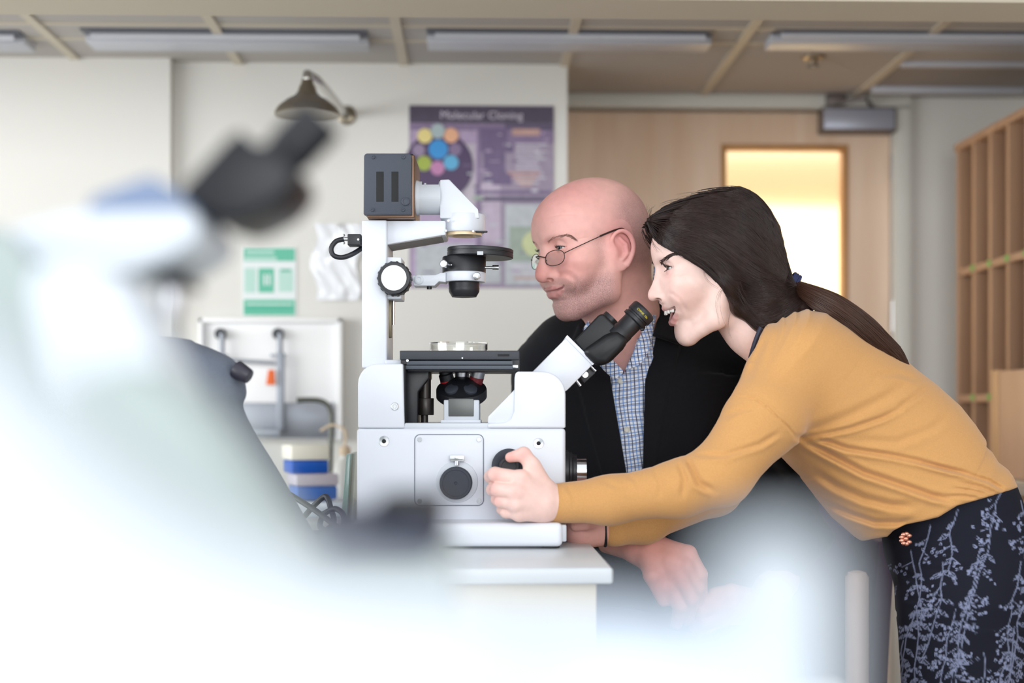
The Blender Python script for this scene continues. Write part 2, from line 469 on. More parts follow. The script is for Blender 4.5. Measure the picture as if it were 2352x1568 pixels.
MAL = dict(cran=((-.006, 0, .027), (.097, .077, .083)), fore=((.040, 0, .030), (.060, .066, .052)), mid=((.036, 0, -.030), (.054, .061, .060)),
    muz=((.053, 0, -.068), (.0345, .035, .030)), jaw=[(.053, .016, -.103), (.012, .052, -.080), (.000, .062, -.02)], jawr=[.018, .020, .018],
    chin=((.057, 0, -.103), (.021, .023, .0185)), zyg=((.052, .050, -.028), (.028, .021, .018)), cheek=((.058, .038, -.052), (.024, .021, .024)),
    brow=((.084, .012, .018), (.070, .043, .018), .0125, .012), eye=(.0725, .032, -.003), lidz=-.0015, slit=(.0132, .0028, .0026),
    bridge=((.085, 0, .002), (.098, 0, -.036), .0085, .0105), tip=((.0965, 0, -.041), (.1005, 0, -.0455), .0125, .0120),
    ala=((.0880, .0135, -.0475), (.0115, .0075, .0090)), nos=((.0915, .0125, -.0530), (.0062, .0052, .0036)),
    open=None, ulip=[(0, -.0690), (.009, -.0685), (.018, -.0690), (.0265, -.0690)], ulr=[.0032, .0030, .0025, .0016],
    llip=[(0, -.0785), (.009, -.0790), (.018, -.0765), (.0260, -.0715)], llr=[.0048, .0046, .0036, .0018],
    seam=[(0, -.0735), (.009, -.0731), (.018, -.0716), (.0270, -.0688), (.0320, -.0662)],
    crease=[([(.087, -.043), (.079, -.050), (.070, -.060), (.063, -.073)], .0035, .0020, .012), ([(.092, -.0890), (.082, -.0900), (.070, -.0880)], .0035, .0012, -.1),
            ([(.100, .0450), (.082, .0470), (.060, .0440)], .0016, .0004, -.1), ([(.100, .0370), (.084, .0385), (.066, .0350)], .0016, .00045, -.1), ([(.064, -.004), (.056, -.007), (.048, -.012)], .0014, .0004, .02), ([(.066, .004), (.056, .006), (.048, .006)], .0014, .0004, .02)],
    ear=((-.004, .078, -.019), -.14), fold=[(.0848, .022, .0022), (.0862, .031, .0036), (.0830, .043, .0010)],
    neck=[(-.028, 0, -.045), (-.040, -.004, -.105), (-.060, -.012, -.19)], neckr=[.064, .062, .075], neckk=.055)

MAL['ulip'] = surfx(MAL, MAL['ulip'], [-.0002, -.0004, .0002, .0008]); MAL['llip'] = surfx(MAL, MAL['llip'], [.0006, .0006, .0008, .0008])
MAL['seam'] = surfx(MAL, MAL['seam'], [-.0030, -.0028, -.0014, .0002, .0002])

def body_join(parts):                                    # one mesh from several skins
    vs, fs, cs, o = [], [], [], 0
    for v, f, c in parts:
        if c.shape[1] == 3: c = np.concatenate([c, np.zeros((len(c), 1), np.float32)], 1)
        vs.append(v); fs.append(f+o); cs.append(c); o += len(v)
    return np.concatenate(vs), np.concatenate(fs), np.concatenate(cs)
def strand_mesh(strands, r0, taper=0.25, sides=3):
    """thin hairs as three-sided tubes; strands: list of (k,3)"""
    VV, FF, o = [], [], 0
    for s in strands:
        s = np.asarray(s); k = len(s)
        t = np.gradient(s, axis=0); t /= np.linalg.norm(t, axis=1)[:, None]+1e-9
        a = np.cross(t, (0.31, -0.85, 0.42)); a /= np.linalg.norm(a, axis=1)[:, None]+1e-9
        b = np.cross(t, a)
        r = r0*np.linspace(1, taper, k)[:, None]
        ring = np.stack([s+r*(a*math.cos(2*math.pi*j/sides)+b*math.sin(2*math.pi*j/sides)) for j in range(sides)], 1)
        VV.append(ring.reshape(-1, 3))
        i = np.arange(k-1)[:, None]*sides; j = np.arange(sides)[None]; jn = (j+1) % sides
        FF.append((np.stack([i+j, i+jn, i+sides+jn, i+sides+j], -1).reshape(-1, 4))+o); o += k*sides
    return np.concatenate(VV), np.concatenate(FF)
def loft(P, secs, cap=.035):
    """a trunk as ellipses strung along a bent line: secs = (back px, front px, depth, half depth)"""
    R_ = []
    for (bx, bz), (fx, fz), d, b in secs: R_.append(np.array((*V(bx, bz, d), *V(fx, fz, d), b)))
    m = max(1, int(round(18/(len(secs)-1))))
    S_ = []
    for r in spline(R_, m):
        B, Fp = r[:3], r[3:6]; S_.append(((B+Fp)/2, np.linalg.norm(B-Fp)/2, r[6]))
    A = np.array([s[0] for s in S_], np.float32); RA = np.array([s[1] for s in S_], np.float32); RB = np.array([s[2] for s in S_], np.float32)
    E = A[1:]-A[:-1]; L2 = E[:, 0]**2+E[:, 2]**2; LN = np.sqrt(L2); ns = len(E)
    X, Y, Z = P[:, 0], P[:, 1], P[:, 2]
    best = np.full(len(P), 1e9, np.float32); bi = np.zeros(len(P), np.int32); bt = np.zeros(len(P), np.float32); bn = np.zeros(len(P), np.float32)
    for i in range(ns):
        qx, qz = X-A[i, 0], Z-A[i, 2]
        t0 = (qx*E[i, 0]+qz*E[i, 2])/L2[i]
        n = np.abs(qx*E[i, 2]-qz*E[i, 0])/LN[i]
        score = np.abs(t0-np.clip(t0, 0, 1))*(LN[i]*3)+n
        w = score < best
        best = np.where(w, score, best); bi = np.where(w, i, bi); bt = np.where(w, t0, bt); bn = np.where(w, n, bn)
    t = np.clip(bt, 0, 1); over = (bt-t)*LN[bi]
    ra = RA[bi]+(RA[bi+1]-RA[bi])*t; rb = RB[bi]+(RB[bi+1]-RB[bi])*t
    rad = ((bn/ra)**2.3+(np.abs(Y-(A[bi, 1]+t*E[bi, 1]))/rb)**2.3)**(1/2.3)
    end = ((over < 0) & (bi == 0)) | ((over > 0) & (bi == ns-1))
    rad = np.sqrt(rad**2+np.where(end, over/cap, np.maximum(np.abs(over)-.02, 0)/.03)**2)
    sl = np.sqrt(1+((RA[1:]-RA[:-1])/LN)**2)
    return ((rad-1)*np.minimum(np.minimum(ra, rb), np.where(end, cap*1.5, 9))/sl[bi]).astype(np.float32)
def folds(P, lst, side=None):
    """cloth folds: each is a polyline seen from the lens, its width and its height in metres"""
    q = proj(P); o = np.zeros(len(P), np.float32)
    for pts, w, a in lst:
        pa = np.array(pts); m = ((q > pa.min(0)-4*w) & (q < pa.max(0)+4*w)).all(1)
        if not m.any(): continue
        dd, t, sg = line2(q[m], pts)
        fade = np.minimum(1, np.minimum(t, 1-t)*5+.15)
        s = dd*sg/w
        o[m] += a*fade*(np.exp(-(s)**2)*-1.0+0.75*np.exp(-(s-1.5)**2)+0.35*np.exp(-(s+1.5)**2))
    if side is not None: o = np.where(P[:, 1] < side, o, 0)
    return o

skin = mat('skin', (230, 196, 184), rough=.50, attr='Col', sss=.12, spec=.35, bump=.12, bscale=900)
def stubble():
    nt = skin.node_tree; N = nt.nodes.new; L = nt.links.new; b_ = nt.nodes['Principled BSDF']; at_ = [n for n in nt.nodes if n.type == 'ATTRIBUTE'][0]; tc = [n for n in nt.nodes if n.type == 'TEX_COORD'][0]
    n1 = N('ShaderNodeTexNoise'); n1.inputs['Scale'].default_value = 1300; n1.inputs['Detail'].default_value = 2; L(tc.outputs['Object'], n1.inputs['Vector'])
    mr = N('ShaderNodeMapRange'); mr.inputs['From Min'].default_value = .34; mr.inputs['From Max'].default_value = .68; L(n1.outputs['Fac'], mr.inputs['Value'])
    mu = N('ShaderNodeMath'); mu.operation = 'MULTIPLY'; L(mr.outputs[0], mu.inputs[0]); L(at_.outputs['Alpha'], mu.inputs[1])
    n2 = N('ShaderNodeTexNoise'); n2.inputs['Scale'].default_value = 70; n2.inputs['Detail'].default_value = 5; L(tc.outputs['Object'], n2.inputs['Vector'])
    m2 = N('ShaderNodeMapRange'); m2.inputs['From Min'].default_value = .3; m2.inputs['From Max'].default_value = .7; m2.inputs['To Min'].default_value = .95; m2.inputs['To Max'].default_value = 1.05; L(n2.outputs['Fac'], m2.inputs['Value'])
    vm = N('ShaderNodeVectorMath'); vm.operation = 'MULTIPLY'; L(at_.outputs['Color'], vm.inputs[0]); L(m2.outputs[0], vm.inputs[1])
    mx = N('ShaderNodeMix'); mx.data_type = 'RGBA'; L(mu.outputs[0], mx.inputs[0]); L(vm.outputs[0], mx.inputs[6]); mx.inputs[7].default_value = lin((92, 74, 74)); L(mx.outputs[2], b_.inputs['Base Color'])
stubble()
eyem = mat('eye_white', (235, 232, 230), rough=.08, attr='Col', coat=.5)
lashm = mat('lash', (32, 24, 22), rough=.6)

def eyeball(fr, g, side, gaze, iris, parent):
    E = np.array((g['eye'][0], side*g['eye'][1], g['eye'][2]))
    n, m = 40, 30
    th = np.linspace(0, math.pi, m); ph = np.linspace(0, 2*math.pi, n, endpoint=False)
    gz = np.asarray(gaze, float); gz /= np.linalg.norm(gz); B = basis(gz)
    T, Ph = np.meshgrid(th, ph, indexing='ij')
    loc = np.stack([np.sin(T)*np.cos(Ph), np.sin(T)*np.sin(Ph), np.cos(T)], -1).reshape(-1, 3)
    bul = 1+.035*np.exp(-(T.reshape(-1)/.35)**2)
    v = E+.0121*bul[:, None]*(loc @ B.T)
    a = T.reshape(-1); c = np.tile(lc(226, 218, 214), (len(v), 1))
    c = lerp(c, lc(*iris), (a < .58)*1.0); c = lerp(c, lc(20, 18, 18), np.clip((a-.48)*14, 0, 1)*(a < .60)); c = lerp(c, lc(8, 8, 8), (a < .26)*1.0)
    i = np.arange(m-1)[:, None]*n; j = np.arange(n)[None]; jn = (j+1) % n
    F = np.stack([i+j, i+n+j, i+n+jn, i+jn], -1).reshape(-1, 4)
    return np_mesh('eye', fr.out(v), F, eyem, parent, col=c)
def lid_line(g, side, up, k=15):
    E = g['eye']; o = []
    for y in np.linspace(-g['slit'][0]*.97, g['slit'][0]*.97, k):
        z = g['lidz']+(g['slit'][1] if up else -g['slit'][2])*(1-(y/g['slit'][0])**2)
        o.append((E[0]+math.sqrt(max(.0137**2-y*y-z*z, 0)), side*(E[1]+y), E[2]+z))
    return np.array(o)
def lashes(fr, g, side, parent, lower=True, num_=40, ln_=1.0):
    st = []; rnd = random.Random(3)
    for up, num in ((True, num_), (False, 24 if lower else 0)):
        L = lid_line(g, side, up, max(num, 2))
        if not num: continue
        for p in L:
            q = p-np.array((g['eye'][0], side*g['eye'][1], g['eye'][2])); q /= np.linalg.norm(q)
            ln = ln_*(.0075 if up else .0035)*(.8+.4*rnd.random())
            e1 = p+q*ln*.5+np.array((0, side*.0006, (-.0004 if up else -.0010)))
            e2 = p+q*ln*.9+np.array((0, side*.0016, (.0022 if up else -.0022)))
            st.append(fr.out(np.array([p-q*.0006, e1, e2])))
    v, f = strand_mesh(st, .00038)
    M_ = MB(); M_.tube([fr.out(p) for p in lid_line(g, side, True, 15)], .0007, 6)
    me = bpy.data.meshes.new('t'); M_.bm.to_mesh(me); M_.bm.free()
    v2 = np.empty(len(me.vertices)*3); me.vertices.foreach_get('co', v2)
    f2 = [tuple(p.vertices) for p in me.polygons if len(p.vertices) == 4]
    bpy.data.meshes.remove(me)
    return np_mesh('eyelashes', np.concatenate([v, v2.reshape(-1, 3)]), np.concatenate([f, np.array(f2)+len(v)]), lashm, parent)
def brow(fr, f, g, pts, width, num, m, parent, side=1, rad=.0004, seed=1, ln0=.0065):
    """pts: (x, z) as seen from the person's side, from the nose outwards"""
    rnd = random.Random(seed); L = [np.array((p[0], 0, p[1])) for p in spline(pts, 10)]; st = []
    for _ in range(num):
        t = rnd.random(); i = t*(len(L)-1.001); a = L[int(i)]+(L[int(i)+1]-L[int(i)])*(i-int(i))
        tg = L[min(int(i)+2, len(L)-1)]-L[max(int(i)-2, 0)]; tg /= np.linalg.norm(tg)
        w = width*(1-.62*t)*(rnd.random()-.5)
        nr = np.array((tg[2], 0, -tg[0])); nr *= 1 if nr[2] > 0 else -1
        base = a+nr*w; dr = tg*(.5+.6*t)+nr*(.55*(1-t) if w < 0 else -.15); dr /= np.linalg.norm(dr)
        ln = ln0*(.7+.5*rnd.random())
        for k in range(4): st.append(base+dr*ln*k/3)
    A = np.array(st); y = np.full(len(A), .085, np.float32)
    for _ in range(60):
        d = f(np.stack([A[:, 0], side*y, A[:, 2]], -1).astype(np.float32)); y -= np.clip(d*.7, -.001, .01)
    Q = np.stack([A[:, 0], y+.0003, A[:, 2]], -1).reshape(-1, 4, 3)
    Q[:, 1:3, 1] += .0005; Q = Q[np.ptp(Q[:, :, 1], axis=1) < .018]; Q[:, :, 1] *= side
    v, ff = strand_mesh([fr.out(q) for q in Q], rad)
    return np_mesh('eyebrow', v, ff, m, parent)

# ------------------------------------------------------------------ the woman
DW = 2.37
FW = Frame(V(1645, 618, DW), 2, 0, 0, 1.0)
def f_whead(P): return face(P, FEM)
def hand_far(P):                                         # her right fist on the bench
    p = lambda x, y, d: V(x, y, d)
    d = cone(P, p(1372, 1214, 2.33), p(1335, 1218, 2.32), .027, .030)
    d = smin(d, cone(P, p(1372, 1214, 2.33), p(1480, 1197, 2.365), .026, .026), .01)
    for k, (x, y) in enumerate(((1322, 1198), (1318, 1210), (1320, 1222), (1328, 1232))):
        d = smin(d, chain(P, [p(1352, y-4, 2.305+.006*k), p(x, y, 2.292+.006*k), p(x+2, y+8, 2.30+.006*k), p(x+26, y+10, 2.315)], [.012, .0105, .0098, .0085], .002), .004)
    d = smin(d, chain(P, [p(1366, 1200, 2.31), p(1342, 1203, 2.285), p(1322, 1207, 2.280)], [.013, .011, .009]), .006)
    return d
def hand_near(P):
    p = V
    pal = [p(1268, 1156, 2.215), p(1245, 1152, 2.205)]
    mc = [p(1196, 1100, 2.188), p(1188, 1130, 2.178), p(1186, 1156, 2.181), p(1193, 1178, 2.189)]
    st = [p(1246, 1138, 2.203), p(1246, 1150, 2.198), p(1246, 1162, 2.200), p(1248, 1174, 2.206)]
    d = chain(P, [p(1345, 1152, 2.225), p(1290, 1155, 2.22), p(1250, 1154, 2.212)], [.029, .0265, .0265])
    d = smin(d, cone(P, p(1245, 1150, 2.212), p(1208, 1138, 2.208), .027, .022), .012)
    for a, b, r in zip(st, mc, (.0145, .0140, .0135, .0125)): d = smin(d, cone(P, a, b, .017, r), .010)
    d = smin(d, cone(P, p(1248, 1125, 2.215), p(1226, 1082, 2.205), .019, .0145), .012)
    for m_ in mc: d = smin(d, np.sqrt(((P-m_.astype(np.float32))**2).sum(-1))-.0128, .005)
    fing = [([mc[0], p(1137, 1089, 2.192), p(1127, 1094, 2.213), p(1139, 1098, 2.236)], [.0128, .0112, .0100, .0085]),
            ([mc[1], p(1142, 1124, 2.184), p(1131, 1124, 2.207), p(1144, 1121, 2.234)], [.0124, .0105, .0094, .0080]),
            ([mc[2], p(1150, 1151, 2.189), p(1141, 1147, 2.210), p(1154, 1141, 2.234)], [.0116, .0098, .0088, .0076]),
            ([mc[3], p(1162, 1176, 2.198), p(1153, 1170, 2.215), p(1164, 1161, 2.233)], [.0104, .0088, .0080, .0068])]
    for q, r in fing: d = smin(d, chain(P, q, r, .003), .0035)
    d = smin(d, chain(P, [p(1232, 1098, 2.208), p(1222, 1068, 2.200), p(1203, 1043, 2.203), p(1172, 1050, 2.205)], [.0155, .0125, .0112, .0080], .004), .006)
    return d
def f_wtorso(P):                                         # under the clothes
    d = loft(P, [((1835, 790), (1770, 870), 2.38, .07), ((1915, 790), (1760, 900), 2.38, .135), ((2080, 880), (1860, 1050), 2.38, .115), ((2265, 1090), (2035, 1190), 2.38, .110)])
    d = smin(d, loft(P, [((2270, 1110), (2075, 1205), 2.38, .105), ((2310, 1300), (2110, 1310), 2.38, .115)]), .02)
    for s in (2.32, 2.455):
        k = V(2215, 1350, s); d = smin(d, chain(P, [k, np.array((k[0]+.01, s, .50)), np.array((k[0]+.05, s, .09))], [.068, .050, .036]), .02)
        d = smin(d, cone(P, np.array((k[0]+.05, s, .045)), np.array((k[0]-.12, s, .03)), .036, .026), .03)
    d = smin(d, chain(P, [V(1800, 870, 2.26), V(1655, 1090, 2.22), V(1290, 1155, 2.22)], [.050, .036, .024]), .02)
    d = smin(d, chain(P, [V(1800, 880, 2.54), V(1650, 1110, 2.46), V(1400, 1212, 2.34)], [.050, .036, .024]), .02)
    return d
def make_woman():
    g = FEM
    v, f = sdf_mesh(f_whead, (-.20, -.085, -.27), (.125, .085, .13), .00125)
    Q = v.copy(); Q[:, 1] = np.abs(v[:, 1]); Q = Q.astype(np.float32)
    c = np.tile(lc(230, 198, 188), (len(v), 1))
    c = lerp(c, lc(240, 178, 168), .40*gs(np.linalg.norm(Q-np.array((.066, .042, -.040)), axis=1), .026))
    c = lerp(c, lc(238, 176, 166), .45*gs(np.linalg.norm(v-np.array((.112, 0, -.046)), axis=1), .014))
    c = lerp(c, lc(214, 150, 148), .45*gs(np.linalg.norm(Q-np.array((.082, .034, -.008)), axis=1), .012))
    dl = np.minimum(chain(Q, g['ulip'], g['ulr']), chain(Q, g['llip'], g['llr']))
    c = lerp(c, lc(206, 138, 138), np.clip(1-(dl-.0002)/.0018, 0, 1)*.75)
    ins = mouthgap(Q, g)
    c = lerp(c, lc(120, 60, 56), np.clip((.0008-ell(Q, *g['nos']))/.0016, 0, 1)*.9)  # nostril insides: shade painted into the skin colour
    c = lerp(c, lc(84, 30, 32), np.clip((.0010-ins)/.001, 0, 1)*np.clip((dl-.0016)*1200, 0, 1))
    parts = [(FW.out(v), f, c)]
    for fn, lo, hi in ((hand_near, V(1100, 1250, 2.1), V(1400, 1000, 2.28)), (hand_far, V(1270, 1290, 2.22), V(1470, 1150, 2.42))):
        lo, hi = np.minimum(lo, hi), np.maximum(lo, hi)
        v, f = sdf_mesh(fn, lo, hi, .0013)
        c = np.tile(lc(236, 200, 190), (len(v), 1)); pr = proj(v)
        if fn is hand_near:
            for (x, y, w, a) in ((1137, 1089, 14, .35), (1172, 1050, 16, .6), (1203, 1044, 14, .45), (1131, 1124, 12, .35), (1141, 1150, 12, .35), (1196, 1102, 12, .2), (1187, 1131, 11, .25)):
                c = lerp(c, lc(226, 142, 134), a*gs(np.linalg.norm(pr-(x, y), axis=1), w))
        else: c = np.tile(lc(214, 160, 150), (len(v), 1))  # shade on the far fist put into a darker skin colour
        parts.append((v, f, c))
    v, f = sdf_mesh(f_wtorso, (.2, 2.1, -.0), (1.05, 2.75, 1.5), .007)
    parts.append((v, f, np.tile(lc(230, 198, 188), (len(v), 1))))
    v, f, c = body_join(parts)
    at = W(2200, 1800, 2.38); at[2] = 0
    root = np_mesh('person', v, f, skin, at=at, col=c)
    tag(root, 'dark haired woman in mustard sweater bending over the bench and turning the focus knob', 'person')
    hairm = mat('dark_hair', (42, 28, 25), rough=.32, spec=.55, noise=.25, nscale=60)
    brm = mat('dark_brow', (50, 34, 30), rough=.6)
    for s in (1, -1):
        eyeball(FW, g, s, (1, .28, -.12), (40, 30, 26), root)
        lashes(FW, g, s, root, True, 52, .85)
        brow(FW, f_whead, g, [(.0960, .0075), (.0895, .0130), (.0810, .0180), (.0690, .0185)], .0085, 320, brm, root, s, rad=.00030, seed=4+s)
    # teeth: one row, single teeth shaped in it
    M_ = MB()
    for i in range(-4, 4):
        k = abs(i+.5); y = .0068*(i+.5); x = .0846-.020*(y/.0260)**2; ang = math.atan(2*.020*y/.0260**2)
        h = (.0122, .0110, .0108, .0092)[int(k)]; w = (.0080, .0066, .0070, .0066)[int(k)]
        R = np.stack([(math.cos(ang), math.sin(ang), 0), (-math.sin(ang), math.cos(ang), 0), (0, 0, 1)], 1)
        M_.box((x, y, -.0650+.0052*(y/.0260)**2-h/2), (.0045, w*1.0/math.cos(ang)**.5, h), .0019, 3, R)
    me_ = M_.bm
    for vv in me_.verts: vv.co = Vector(FW.out(np.array(vv.co)))
    M_.build('teeth', mat('teeth', (246, 242, 236), rough=.15, coat=.3), root)
    T = MB(); T.ball((.046, 0, -.0865), (.020, .015, .0055))
    for vv in T.bm.verts: vv.co = Vector(FW.out(np.array(vv.co)))
    T.build('tongue', mat('tongue', (176, 84, 88), rough=.3), root)
    # ---- hair
    face_edge = [(1478, 480), (1490, 512), (1499, 541), (1512, 562), (1545, 578), (1588, 588), (1622, 606), (1644, 627), (1662, 650), (1674, 674), (1683, 700), (1698, 726), (1720, 746), (1748, 757)]
    capp = face_edge+[(1800, 775), (1870, 720), (1862, 660), (1835, 640), (1860, 560), (1830, 440), (1700, 380), (1500, 400)]
    sil = [(1486, 503), (1500, 486), (1532, 464), (1580, 444), (1632, 431), (1682, 426), (1722, 434), (1756, 460), (1782, 505), (1800, 560), (1813, 615), (1822, 645), (1838, 668), (1850, 700), (1840, 718), (1800, 738), (1752, 757),
           (1722, 744), (1702, 722), (1690, 690), (1672, 655), (1640, 618), (1590, 582), (1540, 560), (1504, 535)]
    def px2(pts): return [((x-CX)*DW/FPX, (HY-y)*DW/FPX+CZ) for x, y in pts]
    capq, silq = px2(capp), px2([tuple(p) for p in spline(sil, 2, True)])
    LOCK = [V(1662, 646, DW-.066), V(1704, 702, DW-.046), V(1752, 734, DW-.044), V(1802, 728, DW-.040), V(1848, 706, DW-.030)]
    def f_hair(P):
        q2 = P[:, [0, 2]]*(DW/np.maximum(P[:, 1], .1))[:, None]; q2[:, 1] += CZ*(1-DW/np.maximum(P[:, 1], .1))
        q2 = q2.astype(np.float32)
        hd, _ = skull(FW.inn(P), FEM)
        a = smax(hd-.0085, poly2(q2, capq), .007)
        d2 = poly2(q2, silq); R0 = .075; T0 = .082
        b = (np.sqrt(np.maximum(d2+R0, 0)**2+((P[:, 1]-DW)*(R0/T0))**2)-R0)
        back = np.clip((q2[:, 0]-(1560-CX)*DW/FPX)/.10, 0, 1)       # the fullness builds up behind the temples
        b = b+(1-back)*.030
        d = smin(a, b, .012)
        Pm = P.copy(); Pm[:, 1] = DW-np.abs(P[:, 1]-DW)
        d = smin(d, chain(Pm, LOCK, [.010, .017, .020, .021, .016], .01), .012)
        q = proj(P)
        s = (q[:, 0]-1490)*.75-(q[:, 1]-500)*1.0
        d = d+.0007*np.sin(s*.11+1.5*vnoise(P, 25, 3))+.0005*np.sin(s*.27+2*vnoise(P, 40, 5))
        return d
    v, f = sdf_mesh(f_hair, (.20, DW-.12, 1.30), (.56, DW+.12, 1.62), .003)
    hair = np_mesh('hair', v, f, hairm, root)
    rnd = random.Random(11); rs = np.random.RandomState(5)
    # strands combed from the hairline and the parting back to the tie
    st2 = []
    def dense(L, n=60):
        P_ = np.array(spline(L, 12), float); s = np.concatenate([[0], np.cumsum(np.linalg.norm(np.diff(P_, axis=0), axis=1))]); u = np.linspace(0, s[-1], n)
        return np.stack([np.interp(u, s, P_[:, 0]), np.interp(u, s, P_[:, 1])], 1)
    top_ = dense([(1487, 502), (1502, 486), (1534, 464), (1582, 444), (1634, 431), (1684, 427), (1722, 436), (1755, 462), (1780, 506), (1799, 562), (1814, 615), (1824, 648)])
    mid_ = dense([(1488, 506), (1512, 506), (1560, 508), (1620, 522), (1680, 552), (1740, 596), (1790, 634), (1826, 652)])
    edg_ = dense([(1488, 512), (1497, 538), (1512, 558), (1548, 575), (1590, 586), (1624, 603), (1652, 628), (1686, 664), (1740, 684), (1790, 672), (1828, 656)])
    low_ = dense([(1600, 590), (1640, 617), (1666, 650), (1683, 692), (1706, 724), (1740, 748), (1782, 742), (1815, 722), (1842, 698)])
    NS = 3400
    for n in range(NS):
        k = n % 10; w = rnd.random(); dw = rnd.gauss(0, .05); w2 = np.clip(w+dw*np.linspace(-1, 1, 60), 0, 1)[:, None]
        if k < 4: C_ = top_*w2+mid_*(1-w2)
        elif k < 7: C_ = mid_*w2+edg_*(1-w2)
        else: C_ = low_*w2+edg_*(1-w2)
        if k >= 7: C_ = C_+np.array((0, 1))*np.sin(np.linspace(0, 3.1, 60))[:, None]*rnd.gauss(0, 3)
        a0 = int(rnd.random()**1.6*26); a1 = 60-int(rnd.random()**2*10)
        u = np.linspace(a0, a1-1, 16); C_ = np.stack([np.interp(u, np.arange(60), C_[:, 0]), np.interp(u, np.arange(60), C_[:, 1])], 1)
        st2.append(C_+np.array((rnd.gauss(0, 1.2), rnd.gauss(0, 1.2))))
    A = np.array(st2).reshape(-1, 2)
    X = np.zeros(len(A), np.float32); y = np.full(len(A), DW-.115, np.float32); hit = np.zeros(len(A), bool)
    for _ in range(26):
        P = np.stack([(A[:, 0]-CX)*y/FPX, y, CZ+(HY-A[:, 1])*y/FPX], -1).astype(np.float32)
        d = f_hair(P); y = np.where(hit, y, y+np.clip(d*.7, .0002, .02)); hit |= d < .0006
    good = (hit & (y < DW+.03)).reshape(NS, 16); ok = good.sum(1) >= 12; y = y.reshape(NS, 16)
    for n in np.nonzero(ok & ~good.all(1))[0]: y[n] = np.interp(np.arange(16), np.nonzero(good[n])[0], y[n][good[n]])
    y = y.reshape(-1)
    lift = np.repeat([rnd.random() for _ in range(NS)], 16)*.0022
    y = y-lift-.0002
    Q = np.stack([(A[:, 0]-CX)*y/FPX, y, CZ+(HY-A[:, 1])*y/FPX], -1).reshape(NS, 16, 3)[ok]
    fars = []
    for s in Q[::3]:
        m_ = s.copy(); m_[:, 1] = 2*DW-m_[:, 1]; fars.append(m_)
    # loose hairs at the brow, the ear and the nape
    loose = []
    for p0, p1, p2, n, sp in (((1500, 504), (1488, 488), (1494, 474), 12, 7), ((1622, 604), (1606, 640), (1650, 664), 3, 4), ((1668, 655), (1640, 682), (1650, 740), 4, 6),
                              ((1690, 690), (1660, 735), (1672, 775), 2, 6), ((1640, 440), (1590, 438), (1555, 452), 4, 4), ((1580, 455), (1545, 456), (1516, 472), 5, 4),
                              ((1498, 530), (1493, 556), (1512, 580), 8, 5), ((1690, 660), (1715, 700), (1752, 742), 12, 9), ((1560, 570), (1600, 592), (1640, 622), 14, 4)):
        for _ in range(n):
            j = lambda p, k: np.array(V(p[0]+rnd.gauss(0, sp*k), p[1]+rnd.gauss(0, sp*k), DW-.080+rnd.uniform(-.004, .012)))
            a, b, c_ = j(p0, .5), j(p1, .8), j(p2, 1.0); t = np.linspace(0, 1, 10)[:, None]
            a[1] += .02 if p0[1] < 560 else 0
            loose.append((1-t)**2*a+2*t*(1-t)*b+t*t*c_)
    v, f = strand_mesh(list(Q)+fars, .00044, .7)
    v2, f2 = strand_mesh(loose, .00022, .4)
    np_mesh('hair_strands', np.concatenate([v, v2]), np.concatenate([f, f2+len(v)]), hairm, hair)
    # pony tail
    pt = spline([V(1815, 655, DW), V(1850, 672, DW-.03), V(1905, 700, DW-.06), V(1960, 738, DW-.075), V(2010, 782, DW-.07), V(2050, 815, DW-.06), V(2088, 852, DW-.05)], 8)
    wd = np.interp(np.linspace(0, 1, len(pt)), [0, .12, .35, .6, .85, 1], [.010, .013, .021, .023, .017, .003])
    tail = MB(); tail.tube(pt, list(wd*.93), 18)
    tl = tail.build('ponytail', hairm, root)
    L = np.array(pt); T_ = np.gradient(L, axis=0); T_ /= np.linalg.norm(T_, axis=1)[:, None]
    ps = []
    for n in range(900):
        a = rnd.random()*6.283; rr = rnd.uniform(.8, 1.06); k0 = rnd.choice((0, 0, 2, 6)); k1 = len(L)-rnd.choice((0, 1, 2, 4, 8, 12))
        ax = np.cross(T_, (0, 1, 0)); ax /= np.linalg.norm(ax, axis=1)[:, None]; bx = np.cross(T_, ax)
        tw = a+np.linspace(0, rnd.uniform(-.5, .9), len(L))
        s = L+wd[:, None]*rr*(ax*np.cos(tw)[:, None]+bx*np.sin(tw)[:, None])
        ps.append(s[k0:k1:2])
    v, f = strand_mesh(ps, .0006, .5)
    np_mesh('ponytail_strands', v, f, mat('warm_hair', (72, 47, 36), rough=.34, spec=.55), tl)
    h = MB()
    for dx, dy in ((0, 0), (6, 4), (-5, -3)):
        c0 = V(1820+dx, 650+dy, DW-.008); B = basis(V(1850, 672, DW)-V(1815, 650, DW))
        h.tube([c0+B @ np.array((.0135*math.cos(a), .0135*math.sin(a)*1.15, 0)) for a in np.linspace(0, 2*math.pi, 22, endpoint=False)], .0032, 8, closed=True)
    h.build('hair_tie', mat('navy_elastic', (38, 46, 84), rough=.7), root)
    # ---- sweater
    SEC = [((1772, 735), (1716, 850), 2.385, .105), ((1812, 716), (1706, 885), 2.385, .160), ((1885, 722), (1700, 930), 2.385, .182), ((1990, 788), (1752, 1005), 2.385, .165), ((2100, 858), (1828, 1080), 2.385, .150),
           ((2215, 962), (1892, 1158), 2.385, .148), ((2288, 1066), (1975, 1212), 2.385, .146), ((2318, 1114), (2040, 1232), 2.385, .143), ((2340, 1175), (2062, 1285), 2.385, .140)]
